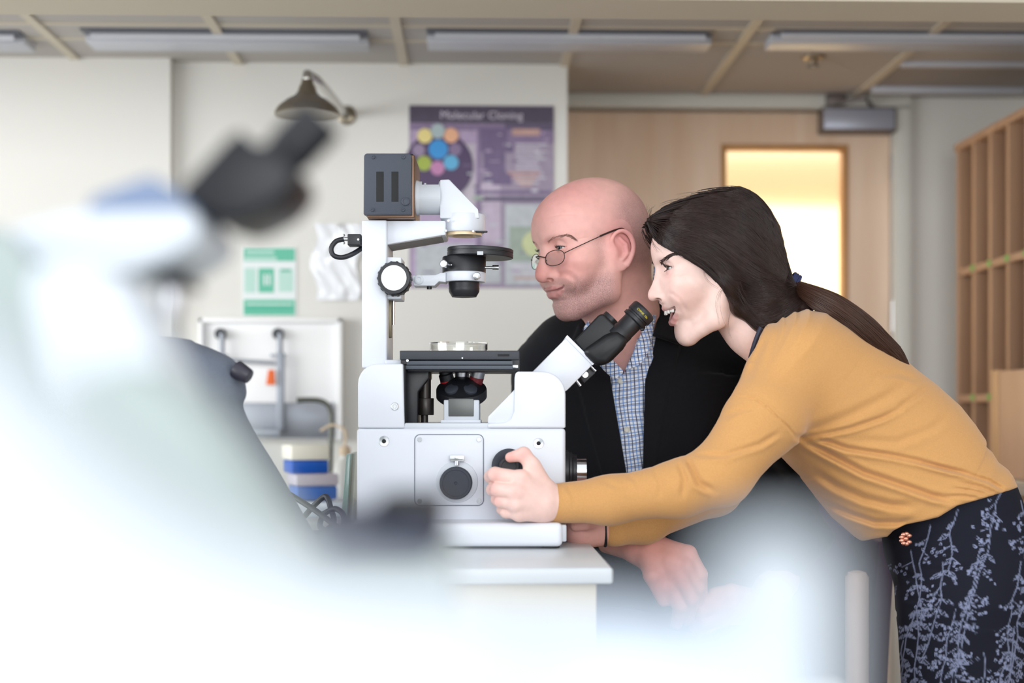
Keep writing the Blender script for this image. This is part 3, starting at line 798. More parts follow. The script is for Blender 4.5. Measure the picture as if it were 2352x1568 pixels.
    FOLD = [([(1829, 1003), (1904, 1016), (1945, 1030), (2048, 1046), (2112, 1059), (2175, 1076), (2240, 1088)], 6.5, .0044), ([(2100, 1058), (2207, 1085), (2271, 1104), (2314, 1130)], 5.5, .0036),
            ([(1832, 1004), (1904, 1043), (1984, 1085), (2080, 1117), (2143, 1139), (2198, 1150)], 8, .0066), ([(1866, 1082), (1920, 1117), (1984, 1145), (2048, 1161), (2100, 1162)], 10, .0052),
            ([(1896, 1156), (1952, 1181), (2009, 1200), (2064, 1201), (2102, 1194)], 7.5, .0050), ([(2185, 1121), (2230, 1126), (2275, 1138)], 4.5, .0022), ([(2200, 1108), (2250, 1118), (2296, 1136)], 4.5, .0022), ([(2170, 1138), (2215, 1140), (2250, 1144)], 4.5, .0020),
            ([(1836, 1003), (1878, 1000), (1952, 984), (2025, 960), (2070, 938)], 6, .0032), ([(1840, 1000), (1900, 975), (1965, 948), (2030, 915), (2090, 880)], 12, .0026), ([(1960, 1010), (2060, 1016), (2140, 985), (2180, 955)], 10, .0018), ([(2060, 940), (2095, 915), (2130, 890)], 7, .0022),
            ([(2010, 862), (2060, 858), (2110, 872)], 8, .0016), ([(1760, 770), (1735, 830), (1716, 880)], 9, .0014),
            ([(1829, 1005), (1812, 982), (1792, 963), (1764, 936), (1734, 915), (1692, 910)], 3.0, .0022), ([(1575, 1050), (1592, 1080), (1606, 1110), (1640, 1128)], 8, .0044), ([(1560, 1060), (1572, 1098), (1568, 1140)], 8, .0030),
            ([(1596, 1044), (1664, 1046), (1744, 1021), (1792, 992)], 7, .0030), ([(1660, 958), (1700, 942), (1740, 936)], 7, .0018), ([(1500, 1076), (1520, 1110), (1516, 1140)], 8, .0018), ([(1300, 1112), (1316, 1138), (1322, 1162)], 6, .0014), ([(1380, 1100), (1420, 1120), (1470, 1122)], 8, .0012), ([(1440, 1090), (1462, 1106), (1474, 1130)], 6, .0012)]
    HEM = [(1940, 1250), (2012, 1236), (2038, 1232), (2052, 1218), (2080, 1204), (2120, 1196), (2156, 1187), (2198, 1161), (2255, 1145), (2316, 1127), (2500, 1070), (2500, 3400), (1900, 3400)]
    def f_sw(P):
        d = loft(P, SEC)
        q = proj(P)
        arm = chain(P, [V(1812, 850, 2.285), V(1758, 955, 2.235), V(1655, 1088, 2.205), V(1560, 1122, 2.21), V(1400, 1148, 2.218), V(1262, 1156, 2.222)], [.066, .0605, .0475, .042, .0355, .0305], .02)
        d = smin(d, arm, .022)
        far = chain(P, [V(1800, 860, 2.52), V(1740, 990, 2.52), V(1640, 1120, 2.46), V(1480, 1195, 2.37), V(1412, 1212, 2.335)], [.062, .056, .046, .036, .031], .02)
        d = smin(d, far, .03)
        d = d-folds(P, FOLD, 2.40)
        d = d+.0007*vnoise(P, 22, 2)+.0012*vnoise(P, 9, 8)
        # openings: neck, cuffs, hem
        nk = FW.inn(P); d = smax(d, -(chain(nk, [(-.022, 0, -.06), (-.060, 0, -.092), (-.074, 0, -.104)], [.048, .047, .044])), .004)
        d = smax(d, -poly2(q, [(1560, 690), (1770, 722), (1753, 756), (1735, 798), (1715, 829), (1697, 875), (1679, 908), (1642, 954), (1560, 960)])*np.float32(2.35/FPX), .004)
        d = smax(d, -(cone(P, V(1255, 1156, 2.222), V(1180, 1156, 2.222), .027, .05)), .003)
        d = smax(d, -poly2(q, HEM)*np.float32(2.3/FPX), .004)
        cuff = (V(1250, 1156, 2.222)[0]-P[:, 0]); d = smax(d, np.where(P[:, 0] < .22, cuff, -1).astype(np.float32), .003)
        return d
    v, f = sdf_mesh(f_sw, (.02, 2.10, .95), (1.0, 2.72, 1.42), .0023)
    sw = mat('mustard_knit', (200, 150, 94), rough=.85, spec=.15, sheen=.25, bump=.35, bscale=700, noise=.05, nscale=500)
    np_mesh('sweater', v, f, sw, root)
    M_ = MB()
    c0 = V(1251, 1156, 2.222)
    M_.tube([c0+np.array((.0006*math.sin(a*3), .0300*math.cos(a), .0312*math.sin(a))) for a in np.linspace(0, 6.283, 40, endpoint=False)], .0022, 8, closed=True)
    M_.build('cuff_hem', mat('mustard_rib', (196, 128, 52), rough=.85), root)
    M_ = MB(); B = basis(V(1412, 1212, 2.33)-V(1370, 1214, 2.33)); c0 = V(1388, 1213, 2.334)
    M_.tube([c0+B @ np.array((.0285*math.cos(a), .0285*math.sin(a), 0)) for a in np.linspace(0, 6.283, 32, endpoint=False)], .0028, 8, closed=True)
    M_.build('wrist_band', mat('black_elastic', (22, 22, 26), rough=.6), root, label='thin black band on the resting wrist')
    M_ = MB(); L = spline([V(1748, 752, 2.30), V(1738, 776, 2.300), V(1730, 800, 2.303), V(1724, 822, 2.315)], 5)
    M_.tube(L, .0040, 8)
    M_.build('strap', mat('navy_strap', (34, 38, 58), rough=.6), root, label='narrow dark strap at the neckline')
    # ---- trousers
    TS = [((2290, 1050), (2006, 1190), 2.385, .136), ((2318, 1112), (2036, 1230), 2.385, .139), ((2350, 1200), (2046, 1290), 2.385, .150), ((2372, 1300), (2066, 1345), 2.385, .158), ((2374, 1400), (2070, 1410), 2.385, .152)]
    def f_tr(P):
        d = loft(P, TS)
        for s in (2.305, 2.470):
            a = V(2216, 1380, s); b = np.array((a[0]-.008, s, .52)); c_ = np.array((a[0]+.045, s, .07))
            d = smin(d, chain(P, [a, b, c_], [.108, .078, .068]), .02)
        d = d-folds(P, [([(2065, 1300), (2080, 1318), (2110, 1330)], 8, .004), ([(2070, 1370), (2110, 1378), (2170, 1376)], 8, .002), ([(2090, 1290), (2160, 1296), (2230, 1290)], 9, .0016)], 2.4)
        top = poly2(proj(P), [(1940, 1242), (2012, 1228), (2038, 1222), (2052, 1208), (2080, 1194), (2120, 1186), (2156, 1177), (2198, 1151), (2255, 1135), (2316, 1114), (2500, 1050), (2500, 3400), (1900, 3400)])*np.float32(2.3/FPX)
        d = smax(d, top, .004)
        return smax(d, .065-P[:, 2], .003)
    v, f = sdf_mesh(f_tr, (.55, 2.14, .05), (.99, 2.64, 1.10), .0023)
    c = floral(v)
    tr = mat('floral_cloth', (24, 26, 38), rough=.85, attr='Col', spec=.2)
    np_mesh('trousers', v, f, tr, root, col=c)
    M_ = MB(); b0 = V(2080, 1237, 2.262)
    for i in range(9):
        a = i*.7; M_.ball(b0+np.array((.007*math.cos(a)*(i > 0), -.002, .008*math.sin(a)*(i > 0))), (.0045, .003, .0035), 10)
    M_.build('button', mat('copper', (214, 150, 130), rough=.25, metal=.9), root, label='coppery flower-shaped button at the waist')
    shoe = mat('shoe_black', (26, 25, 28), rough=.5)
    for s in (2.305, 2.470):
        a = V(2216, 1380, s)[0]
        def f_sh(P):
            d = smin(cone(P, (a+.05, s, .06), (a+.045, s, .11), .046, .043), cone(P, (a+.055, s, .046), (a-.14, s, .034), .044, .033), .03)
            return smax(d, .002-P[:, 2], .004)
        v, f = sdf_mesh(f_sh, (a-.2, s-.07, -.005), (a+.12, s+.07, .17), .005)
        np_mesh('shoe', v, f, shoe, root)
    return root
def floral(v):                                           # the woven print of trailing flower sprays
    q = proj(v)*np.array((1, 1)); q[:, 0] += (v[:, 1] > 2.385)*37
    c = np.tile(lc(22, 24, 36), (len(v), 1)); lightc = lc(134, 142, 172)
    w = np.zeros(len(v), np.float32); rnd = random.Random(8)
    lines = []; blobs = []
    def spray(x, y, n, lean):
        pts = [(x, y)]
        for i in range(n):
            pts.append((pts[-1][0]+lean*9+rnd.uniform(-8, 8), pts[-1][1]+rnd.uniform(24, 32)))
        P = [tuple(p) for p in spline(pts, 4)]; lines.append((P, 1.6))
        for i in range(1, len(pts)):
            for s in (-1, 1):
                if rnd.random() < .78:
                    bx, by = pts[i]; a = rnd.uniform(.5, 1.15)*s; L = rnd.uniform(20, 34)
                    e = (bx+L*math.sin(a), by+L*math.cos(a)*.8)
                    if rnd.random() < .5:               # leaf outline
                        nx, ny = (e[1]-by)*.17, -(e[0]-bx)*.17; mx, my = (bx+e[0])/2, (by+e[1])/2
                        lines.append(([(bx, by), (mx+nx, my+ny), e, (mx-nx, my-ny), (bx, by), e], 1.1))
                    else:
                        lines.append(([(bx, by), e], 1.2))
                        for _ in range(rnd.randint(5, 8)):
                            blobs.append((e[0]+rnd.gauss(0, 9), e[1]+rnd.gauss(4, 9), rnd.uniform(3.0, 4.6)))
    for x, y, n, l in ((2138, 1205, 14, -.35), (2200, 1170, 5, -.3), (2300, 1130, 15, -.7), (2250, 1265, 13, -.4), (2345, 1290, 12, -.6), (2345, 1150, 5, .2), (2092, 1265, 6, .2), (2400, 1200, 14, -.6), (2105, 1400, 10, -.2), (2195, 1400, 9, -.4), (2165, 1290, 8, -.5),
                       (2290, 1560, 16, -.5), (2130, 1620, 16, .2), (2220, 1700, 18, -.2), (2350, 1700, 16, -.4), (2330, 1440, 8, -.5), (2075, 1470, 7, .1), (2260, 1500, 7, -.3)): spray(x, y, n, l)
    for P, lw in lines:
        P = np.array(P); m = ((q > P.min(0)-4) & (q < P.max(0)+4)).all(1)
        if m.any():
            d, _, _ = line2(q[m].astype(np.float32), P); w[m] = np.maximum(w[m], np.clip(1.3-d/lw, 0, 1)*.75)
    for x, y, r in blobs:
        m = (np.abs(q[:, 0]-x) < 8) & (np.abs(q[:, 1]-y) < 8)
        if m.any():
            d = np.hypot(q[m, 0]-x, q[m, 1]-y); w[m] = np.maximum(w[m], np.clip(1.25-np.abs(d-r*.6)/1.25, 0, 1)*.95)
    return lerp(c, lightc, w)
# ------------------------------------------------------------------ the man
FM = Frame(V(1362, 561, 2.50), 27, 6, 0, 1.06)
MAL['neck'] = [FM.inn(V(1415, 610, 2.545)), FM.inn(V(1432, 720, 2.56)), FM.inn(V(1446, 860, 2.60))]
MAL['neckr'] = [.054, .057, .064]
def f_mhead(P): return face(P, MAL)
MB_SEC = [((1262, 820), (1670, 816), 2.640, .112), ((1222, 870), (1700, 870), 2.645, .128), ((1236, 960), (1715, 960), 2.64, .140),
          ((1252, 1120), (1790, 1120), 2.66, .150), ((1240, 1330), (1930, 1330), 2.70, .160)]
LAP_L = [(1330, 745), (1362, 790), (1398, 838), (1441, 1094), (1386, 1100), (1352, 980), (1334, 905), (1292, 830)]
LAP_R = [(1500, 640), (1487, 760), (1480, 900), (1476, 1094), (1504, 1094), (1524, 960), (1560, 800), (1570, 760), (1540, 730)]
OPEN = [(1398, 838), (1404, 880), (1441, 1096), (1476, 1096), (1479, 960), (1484, 800), (1490, 720), (1498, 640), (1490, 560), (1380, 560), (1340, 730), (1362, 790)]
YOKE = [([V(1448, 742, 2.605), V(1395, 764, 2.62), V(1306, 798, 2.64), V(1256, 852, 2.65)], [.066, .062, .0595, .058]), ([V(1448, 742, 2.605), V(1530, 760, 2.63), V(1630, 800, 2.65), V(1690, 856, 2.66)], [.066, .064, .064, .066])]
def yoke(P, d, dr=0.0):
    for p, r in YOKE: d = smin(d, chain(P, p, [x+dr for x in r], .02), .035)
    return d
def mhand(P, wr, kn, tips, th, r=1.0):
    d = cone(P, wr, (wr+kn[1]+kn[2])/3, .030*r, .027*r)
    for k in kn: d = smin(d, cone(P, wr, k, .022*r, .0145*r), .012)
    for k, (m_, t) in zip(kn, tips): d = smin(d, chain(P, [k, m_, t], [.0140*r, .0118*r, .0092*r], .003), .004)
    return smin(d, chain(P, th, [.021*r, .0155*r, .0105*r], .004), .01)
def hand_a(P):                                           # on the thigh, back of the hand to the lens
    p = V; wr = p(1470, 1252, 2.43)
    kn = [p(1580, 1272, 2.395), p(1574, 1300, 2.385), p(1560, 1326, 2.385), p(1540, 1348, 2.39)]
    tp = [(p(1608, 1318, 2.390), p(1612, 1366, 2.41)), (p(1604, 1350, 2.385), p(1602, 1400, 2.41)), (p(1588, 1375, 2.385), p(1582, 1424, 2.41)), (p(1562, 1392, 2.39), p(1554, 1432, 2.41))]
    d = mhand(P, wr, kn, tp, [p(1490, 1262, 2.41), p(1500, 1320, 2.385), p(1524, 1378, 2.395)], 1.06)
    return smin(d, cone(P, wr, p(1380, 1220, 2.50), .030, .034), .01)
def hand_b(P):
    p = V; wr = p(1745, 1400, 2.47)
    kn = [p(1650, 1372, 2.42), p(1648, 1392, 2.41), p(1650, 1416, 2.41), p(1658, 1440, 2.415)]
    tp = [(p(1622, 1384, 2.41), p(1600, 1412, 2.425)), (p(1616, 1404, 2.40), p(1596, 1440, 2.42)), (p(1620, 1430, 2.40), p(1604, 1462, 2.42)), (p(1632, 1452, 2.41), p(1620, 1478, 2.42))]
    d = mhand(P, wr, kn, tp, [p(1720, 1378, 2.45), p(1680, 1362, 2.43), p(1640, 1366, 2.42)], 1.04)
    return smin(d, cone(P, wr, p(1790, 1330, 2.56), .030, .036), .01)
def f_mbody(P):
    d = yoke(P, loft(P, [((1350, 780), (1580, 780), 2.63, .07), ((1275, 860), (1650, 860), 2.645, .10), ((1285, 960), (1650, 960), 2.64, .112), ((1310, 1290), (1640, 1290), 2.68, .085)]), -.02)
    hips = V(1460, 1480, 2.68)
    d = smin(d, ell(P, hips, (.17, .14, .13)), .05)
    for s, kx in ((-1, 1560), (1, 1740)):
        a = hips+np.array((.09*s, -.02, -.02)); k = V(kx, 1560, 2.30); f_ = np.array((k[0]-.02, 2.36, .36))
        d = smin(d, chain(P, [a, k, f_], [.085, .058, .042], .02), .03)
        d = smin(d, cone(P, f_, f_+np.array((-.03, -.16, -.02)), .036, .03), .02)
    d = smin(d, chain(P, [V(1262, 860, 2.65), V(1246, 1085, 2.64), V(1400, 1225, 2.48)], [.040, .036, .030]), .02)
    d = smin(d, chain(P, [V(1685, 845, 2.66), V(1790, 1110, 2.68), V(1780, 1350, 2.55)], [.055, .042, .032]), .02)
    return d
def ribbon(name, A, B, m, parent, t=.0022, n=6):
    A = np.array(spline(A, n)); B = np.array(spline(B, n)); k = 6
    G = np.stack([A+(B-A)*i/k for i in range(k+1)], 1)
    G[:, 1:-1, 1] -= .0025*np.sin(np.linspace(0, math.pi, k+1))[None, 1:-1]
    du = np.gradient(G, axis=0); dv = np.gradient(G, axis=1); nn = np.cross(du, dv); nn /= np.linalg.norm(nn, axis=-1)[..., None]+1e-9
    v = np.concatenate([(G+nn*t/2).reshape(-1, 3), (G-nn*t/2).reshape(-1, 3)]); m0 = G.shape[0]; w = k+1; N_ = m0*w; F = []
    for i in range(m0-1):
        for j in range(k):
            a = i*w+j; F.append((a, a+1, a+w+1, a+w)); F.append((N_+a, N_+a+w, N_+a+w+1, N_+a+1))
    for i in range(m0-1):
        for j, s in ((0, 1), (k, -1)):
            a = i*w+j; q = (a, a+w, N_+a+w, N_+a); F.append(q if s > 0 else q[::-1])
    for j in range(k):
        for i, s in ((0, -1), (m0-1, 1)):
            a = i*w+j; q = (a, a+1, N_+a+1, N_+a); F.append(q if s > 0 else q[::-1])
    return np_mesh(name, v, np.array(F), m, parent)
def check_cloth():
    m = bpy.data.materials.new('checked_cotton'); m.use_nodes = True
    nt = m.node_tree; b = nt.nodes['Principled BSDF']; N = nt.nodes.new; L = nt.links.new
    tc = N('ShaderNodeTexCoord'); nz = N('ShaderNodeTexNoise'); nz.inputs['Scale'].default_value = 9
    ad = N('ShaderNodeVectorMath'); ad.operation = 'MULTIPLY_ADD'; ad.inputs[1].default_value = (.02, .02, .02)
    L(tc.outputs['Object'], nz.inputs['Vector']); L(nz.outputs['Color'], ad.inputs[0]); L(tc.outputs['Object'], ad.inputs[2])
    mp = N('ShaderNodeMapping'); mp.inputs['Rotation'].default_value = (0, math.radians(5), 0); L(ad.outputs[0], mp.inputs[0])
    sx = N('ShaderNodeSeparateXYZ'); L(mp.outputs[0], sx.inputs[0])
    def stripes(sock, period, width, phase):
        a = N('ShaderNodeMath'); a.operation = 'MULTIPLY_ADD'; a.inputs[1].default_value = 1/period; a.inputs[2].default_value = phase; L(sock, a.inputs[0])
        f = N('ShaderNodeMath'); f.operation = 'FRACT'; L(a.outputs[0], f.inputs[0])
        g = N('ShaderNodeMath'); g.operation = 'LESS_THAN'; g.inputs[1].default_value = width; L(f.outputs[0], g.inputs[0])
        return g.outputs[0]
    col = None
    def over(prev, rgb, fac, amt):
        x = N('ShaderNodeMix'); x.data_type = 'RGBA'
        mm = N('ShaderNodeMath'); mm.operation = 'MULTIPLY'; mm.inputs[1].default_value = amt; L(fac, mm.inputs[0]); L(mm.outputs[0], x.inputs[0])
        if prev is None: x.inputs[6].default_value = lin((240, 245, 254))
        else: L(prev, x.inputs[6])
        x.inputs[7].default_value = lin(rgb); return (L(x.outputs[2], b.inputs['Base Color']), x.outputs[2])[1]
    P_ = .0068
    col = over(col, (88, 142, 216), stripes(sx.outputs[2], P_, .30, .1), .75)
    col = over(col, (92, 148, 222), stripes(sx.outputs[0], 2*P_, .15, .6), .8)
    col = over(col, (30, 40, 84), stripes(sx.outputs[0], 2*P_, .13, .1), .92)
    col = over(col, (40, 56, 110), stripes(sx.outputs[2], 2*P_, .10, .35), .8)
    b.inputs['Roughness'].default_value = .8
    return m
def make_man():
    g = MAL
    v, f = sdf_mesh(f_mhead, (-.20, -.105, -.25), (.125, .105, .13), .0013)
    Q = v.copy(); Q[:, 1] = np.abs(v[:, 1]); Q = Q.astype(np.float32)
    n1 = vnoise(Q*1.0, 55, 4); n2 = vnoise(v.astype(np.float32), 900, 7)
    c = np.tile(lc(230, 178, 168), (len(v), 1))
    c = lerp(c, lc(222, 146, 146), (.35+.3*n1)*np.clip((v[:, 2]-.0)*14, 0, 1)*np.clip(v[:, 0]*16+.2, 0, 1))
    c = lerp(c, lc(214, 128, 124), .55*gs(np.linalg.norm(Q-np.array((.070, .044, -.036)), axis=1), .026))
    c = lerp(c, lc(214, 122, 116), .6*gs(np.linalg.norm(v-np.array((.104, 0, -.044)), axis=1), .018))
    er = np.linalg.norm((Q-np.array((-.008, .088, -.004)))*np.array((1, .7, .8)), axis=1)
    c = lerp(c, lc(220, 122, 122), .55*gs(er, .028)*(Q[:, 1] > .070))
    jawl = np.clip((-.042-.22*np.maximum(0, .075-v[:, 0])*0-v[:, 2]-.55*(v[:, 0]-.03)*(v[:, 0] > .03)*.35)*45, 0, 1)
    stub = jawl*np.clip((v[:, 2]+.16)*25, 0, 1)*np.clip((v[:, 0]-.000)*50, 0, 1)
    burn = np.clip((.014-np.abs(v[:, 0]-.030))*90, 0, 1)*np.clip((.022-v[:, 2])*60, 0, 1)*np.clip((v[:, 2]+.06)*60, 0, 1)
    side = np.clip((.012-v[:, 0])*30, 0, 1)*np.clip((v[:, 2]+.06)*40, 0, 1)*np.clip((.088-v[:, 2]-(.02+v[:, 0])*.3)*28, 0, 1)
    dl0 = np.minimum(chain(Q, g['ulip'], g['ulr']), chain(Q, g['llip'], g['llr']))
    alpha = np.maximum(np.maximum(stub*.82*np.clip(dl0*400-.2, 0, 1), burn*.35), side*.5)*np.clip(1-(er < .03)*1.0, 0, 1)
    c = lerp(c, lc(186, 140, 138), np.maximum(stub*.35, side*.40))
    dl = np.minimum(chain(Q, g['ulip'], g['ulr']), chain(Q, g['llip'], g['llr']))
    c = lerp(c, lc(186, 120, 118), np.clip(1-(dl-.0002)/.002, 0, 1)*.8)
    dsm = chain(Q, g['seam'], [.0006]*len(g['seam'])); c = lerp(c, lc(88, 42, 46), np.clip(1-dsm/.0016, 0, 1)*.9)  # dark line between the lips, crease shade painted into the colour
    c = np.concatenate([c, alpha[:, None].astype(np.float32)], 1)
    parts = [(FM.out(v), f, c)]
    for fn, lo, hi in ((hand_a, V(1370, 1470, 2.32), V(1640, 1180, 2.56)), (hand_b, V(1580, 1500, 2.34), V(1830, 1300, 2.60))):
        lo, hi = np.minimum(lo, hi), np.maximum(lo, hi)
        v, f = sdf_mesh(fn, lo, hi, .0016)
        c = np.tile(lc(222, 170, 158), (len(v), 1)); c = lerp(c, lc(210, 134, 128), .4+.4*vnoise(v.astype(np.float32), 60, 2))
        parts.append((v, f, c))
    v, f = sdf_mesh(f_mbody, (-.05, 2.10, .25), (.75, 2.90, 1.42), .008)
    parts.append((v, f, np.tile(lc(222, 162, 150), (len(v), 1))))
    v, f, c = body_join(parts)
    at = W(1460, 1500, 2.6); at[2] = 0
    root = np_mesh('person', v, f, skin, at=at, col=c)
    tag(root, 'bald man with glasses in black blazer and checked shirt sitting behind the microscope', 'person')
    browm = mat('sandy_brow', (128, 92, 80), rough=.7)
    for s in (1, -1):
        eyeball(FM, g, s, (1, .12, -.16), (104, 112, 116), root)
        lashes(FM, g, s, root, False, 18, .5)
        brow(FM, f_mhead, g, [(.0950, .0075), (.0890, .0115), (.0790, .0125), (.0690, .0060)], .0075, 85, browm, root, s, seed=9+s, rad=.00027)
    # ---- glasses, slid down the nose
    wire = mat('dark_wire', (58, 50, 48), rough=.3, metal=.8)
    gl = MB(); rims = []
    for s in (1, -1):
        L = []
        for a in np.linspace(0, 6.283, 36, endpoint=False):
            y = .0228*math.copysign(abs(math.cos(a))**.9, math.cos(a)); z = .0122*math.copysign(abs(math.sin(a))**.85, math.sin(a))
            L.append((.0945-.005*(y/.0228)-.10*z-.0015, s*(.0335+y), -.0205+z))
        rims.append(L); gl.tube([FM.out(q) for q in L], .00068, 8, closed=True)
        gl.tube([FM.out(q) for q in spline([(.0885, s*.0555, -.0160), (.0840, s*.0590, -.0135), (.066, s*.0655, -.0065), (.03, s*.0785, .0070), (.004, s*.0835, .0150), (-.010, s*.0838, .0150), (-.020, s*.080, .004)], 5)], .00080, 7)
        gl.tube([FM.out(q) for q in spline([(.032, s*.0780, .0066), (.004, s*.0835, .0150), (-.010, s*.0838, .0150), (-.020, s*.080, .004)], 5)], .0016, 8)
        gl.tube([FM.out(q) for q in ((.0965, s*.0115, -.0215), (.099, s*.0120, -.0245), (.097, s*.0125, -.029))], .0006, 6)
    gl.tube([FM.out(q) for q in spline([(.0985, .0115, -.0175), (.1055, .006, -.0150), (.1085, 0, -.0145), (.1055, -.006, -.0150), (.0985, -.0115, -.0175)], 5)], .0009, 8)
    gobj = gl.build('glasses', wire, root, label='thin dark wire-rimmed oval glasses slid down the nose')
    lensm = bpy.data.materials.new('clear_lens'); lensm.use_nodes = True
    nt = lensm.node_tree; nt.nodes.remove(nt.nodes['Principled BSDF'])
    tr_ = nt.nodes.new('ShaderNodeBsdfTransparent'); gs_ = nt.nodes.new('ShaderNodeBsdfGlossy'); gs_.inputs['Roughness'].default_value = .02
    fr_ = nt.nodes.new('ShaderNodeFresnel'); fr_.inputs['IOR'].default_value = 1.22; mx = nt.nodes.new('ShaderNodeMixShader')
    tr_.inputs[0].default_value = (.95, .96, .96, 1)
    nt.links.new(fr_.outputs[0], mx.inputs[0]); nt.links.new(tr_.outputs[0], mx.inputs[1]); nt.links.new(gs_.outputs[0], mx.inputs[2])
    nt.links.new(mx.outputs[0], nt.nodes['Material Output'].inputs[0]); MATS['clear_lens'] = lensm
    for L in rims:
        M_ = MB(); c0 = np.mean(np.array(L), 0)+np.array((.0012, 0, 0)); n = len(L)
        for i in range(n): M_.poly([FM.out(c0), FM.out(L[i]), FM.out(L[(i+1) % n])])
        M_.build('lens', lensm, gobj)
    # ---- shirt
    chk = check_cloth()
    def f_sh(P):
        d = yoke(P, loft(P, MB_SEC, .06)+.012, -.012)
        d = smin(d, cone(P, V(1436, 700, 2.565), V(1446, 850, 2.585), .057, .075), .02)
        q = proj(P)
        d = d+.0012*vnoise(P, 30, 1)
        dp, _, _ = line2(q, [(1436, 856), (1442, 950), (1456, 1100)]); d = d-.0015*np.clip(1-np.maximum(dp-11, 0)/3, 0, 1)
        v_ = poly2(q, [(1432, 862), (1458, 800), (1500, 600), (1500, 400), (1330, 400), (1340, 700), (1395, 808)])*np.float32(2.5/FPX)
        return smax(smax(d, -v_, .002), P[:, 1]*0+.78-P[:, 2], .003)
    v, f = sdf_mesh(f_sh, (-.05, 2.40, .76), (.50, 2.80, 1.42), .004)
    np_mesh('shirt', v, f, chk, root)
    ribbon('collar', [V(1503, 606, 2.610), V(1499, 650, 2.575), V(1493, 700, 2.535), V(1480, 745, 2.492), V(1462, 792, 2.462), V(1436, 850, 2.450)],
           [V(1513, 624, 2.612), V(1512, 665, 2.580), V(1508, 715, 2.535), V(1500, 758, 2.492), V(1492, 800, 2.462), V(1470, 838, 2.448)], chk, root)
    ribbon('collar', [V(1352, 735, 2.535), V(1366, 775, 2.50), V(1394, 812, 2.468), V(1434, 854, 2.450)], [V(1340, 756, 2.535), V(1352, 800, 2.50), V(1384, 846, 2.466), V(1412, 872, 2.450)], chk, root)
    M_ = MB()
    for x, y in ((1426, 874), (1440, 986)):
        b = MB(); c0 = V(x, y, 2.5)
        y0, _ = ray_y(f_sh, np.array([c0[0]*.985], np.float32), np.array([c0[2]], np.float32), 2.3, 2.7)
        c0 = V(x, y, float(y0[0])-.0012)
        b.lathe([(0, 0), (.0048, 0), (.0056, .0008), (.0056, .0016), (.0044, .0020), (.0036, .0014), (0, .0014)], c0, (0, -1, 0), 20)
        b.build('button', mat('shell_button', (214, 214, 206), rough=.3), root)
    # ---- blazer
    def f_bl(P):
        d = yoke(P, loft(P, MB_SEC, .06))
        d = smin(d, chain(P, [V(1258, 852, 2.65), V(1246, 960, 2.655), V(1240, 1085, 2.64), V(1390, 1216, 2.495)], [.058, .060, .056, .042], .02), .03)
        d = smin(d, chain(P, [V(1690, 850, 2.66), V(1745, 980, 2.68), V(1795, 1110, 2.68), V(1786, 1240, 2.63), V(1780, 1330, 2.565)], [.070, .066, .060, .052, .043], .02), .03)
        q = proj(P)
        k = np.float32(2.5/FPX); fr = P[:, 1] < 2.66
        lap = np.minimum(poly2(q, LAP_L), poly2(q, LAP_R))*k
        d = d-np.where(fr, .0045*np.clip(.5-lap/.003, 0, 1), 0)
        d = d-folds(P, [([(1690, 900), (1640, 1000), (1600, 1090)], 16, .003), ([(1745, 1010), (1790, 1060), (1830, 1100)], 14, .004), ([(1540, 1000), (1560, 1060), (1640, 1110)], 18, .003), ([(1720, 1130), (1770, 1180), (1820, 1180)], 12, .004)], 2.7)
        d = d+.0012*vnoise(P, 14, 3)
        op = poly2(q, OPEN)*k
        d = np.where(fr, smax(d, -op, .003), d)
        nb = cone(P, V(1432, 600, 2.565), V(1440, 760, 2.585), .064, .066); d = smax(d, -nb, .004)
        return smax(smax(d, .77-P[:, 2], .004), -(loft(P, MB_SEC)+.0085), .003) if False else smax(d, .77-P[:, 2], .004)
    v, f = sdf_mesh(f_bl, (-.06, 2.36, .74), (.70, 2.92, 1.42), .0034)
    bl = mat('black_wool', (23, 24, 29), rough=.9, spec=.2, bump=.3, bscale=900, sheen=.06)
    bo = np_mesh('blazer', v, f, bl, root)
    # coat collar standing behind the neck
    ribbon('lapel_collar', [V(1486, 596, 2.640), V(1507, 602, 2.625), V(1515, 650, 2.588), V(1512, 720, 2.545), V(1500, 770, 2.500)], [V(1500, 604, 2.665), V(1526, 618, 2.640), V(1542, 670, 2.605), V(1552, 740, 2.556), V(1560, 790, 2.520)], bl, bo, .004)
    # ---- trousers, shoes
    dn = mat('dark_denim', (34, 40, 58), rough=.9, bump=.3, bscale=600)
    def f_tr(P):
        hips = V(1460, 1480, 2.68); d = ell(P, hips, (.185, .155, .14))
        for s, kx in ((-1, 1560), (1, 1740)):
            a = hips+np.array((.09*s, -.02, -.02)); k = V(kx, 1560, 2.30); f_ = np.array((k[0]-.02, 2.36, .40))
            d = smin(d, chain(P, [a, k, f_], [.098, .072, .060], .02), .03)
        return d
    v, f = sdf_mesh(f_tr, (-.05, 2.15, .30), (.60, 2.95, .98), .006)
    np_mesh('trousers', v, f, dn, root)
    for s, kx in ((-1, 1560), (1, 1740)):
        k = V(kx, 1560, 2.30)
        def f_s(P):
            d = smin(cone(P, (k[0]-.02, 2.36, .36), (k[0]-.02, 2.36, .39), .046, .044), cone(P, (k[0]-.02, 2.38, .335), (k[0]-.05, 2.17, .325), .042, .034), .03)
            return smax(d, .306-P[:, 2], .004)
        v, f = sdf_mesh(f_s, (k[0]-.14, 2.08, .29), (k[0]+.08, 2.46, .46), .006)
        np_mesh('shoe', v, f, mat('brown_shoe', (60, 42, 34), rough=.45), root)
    return root
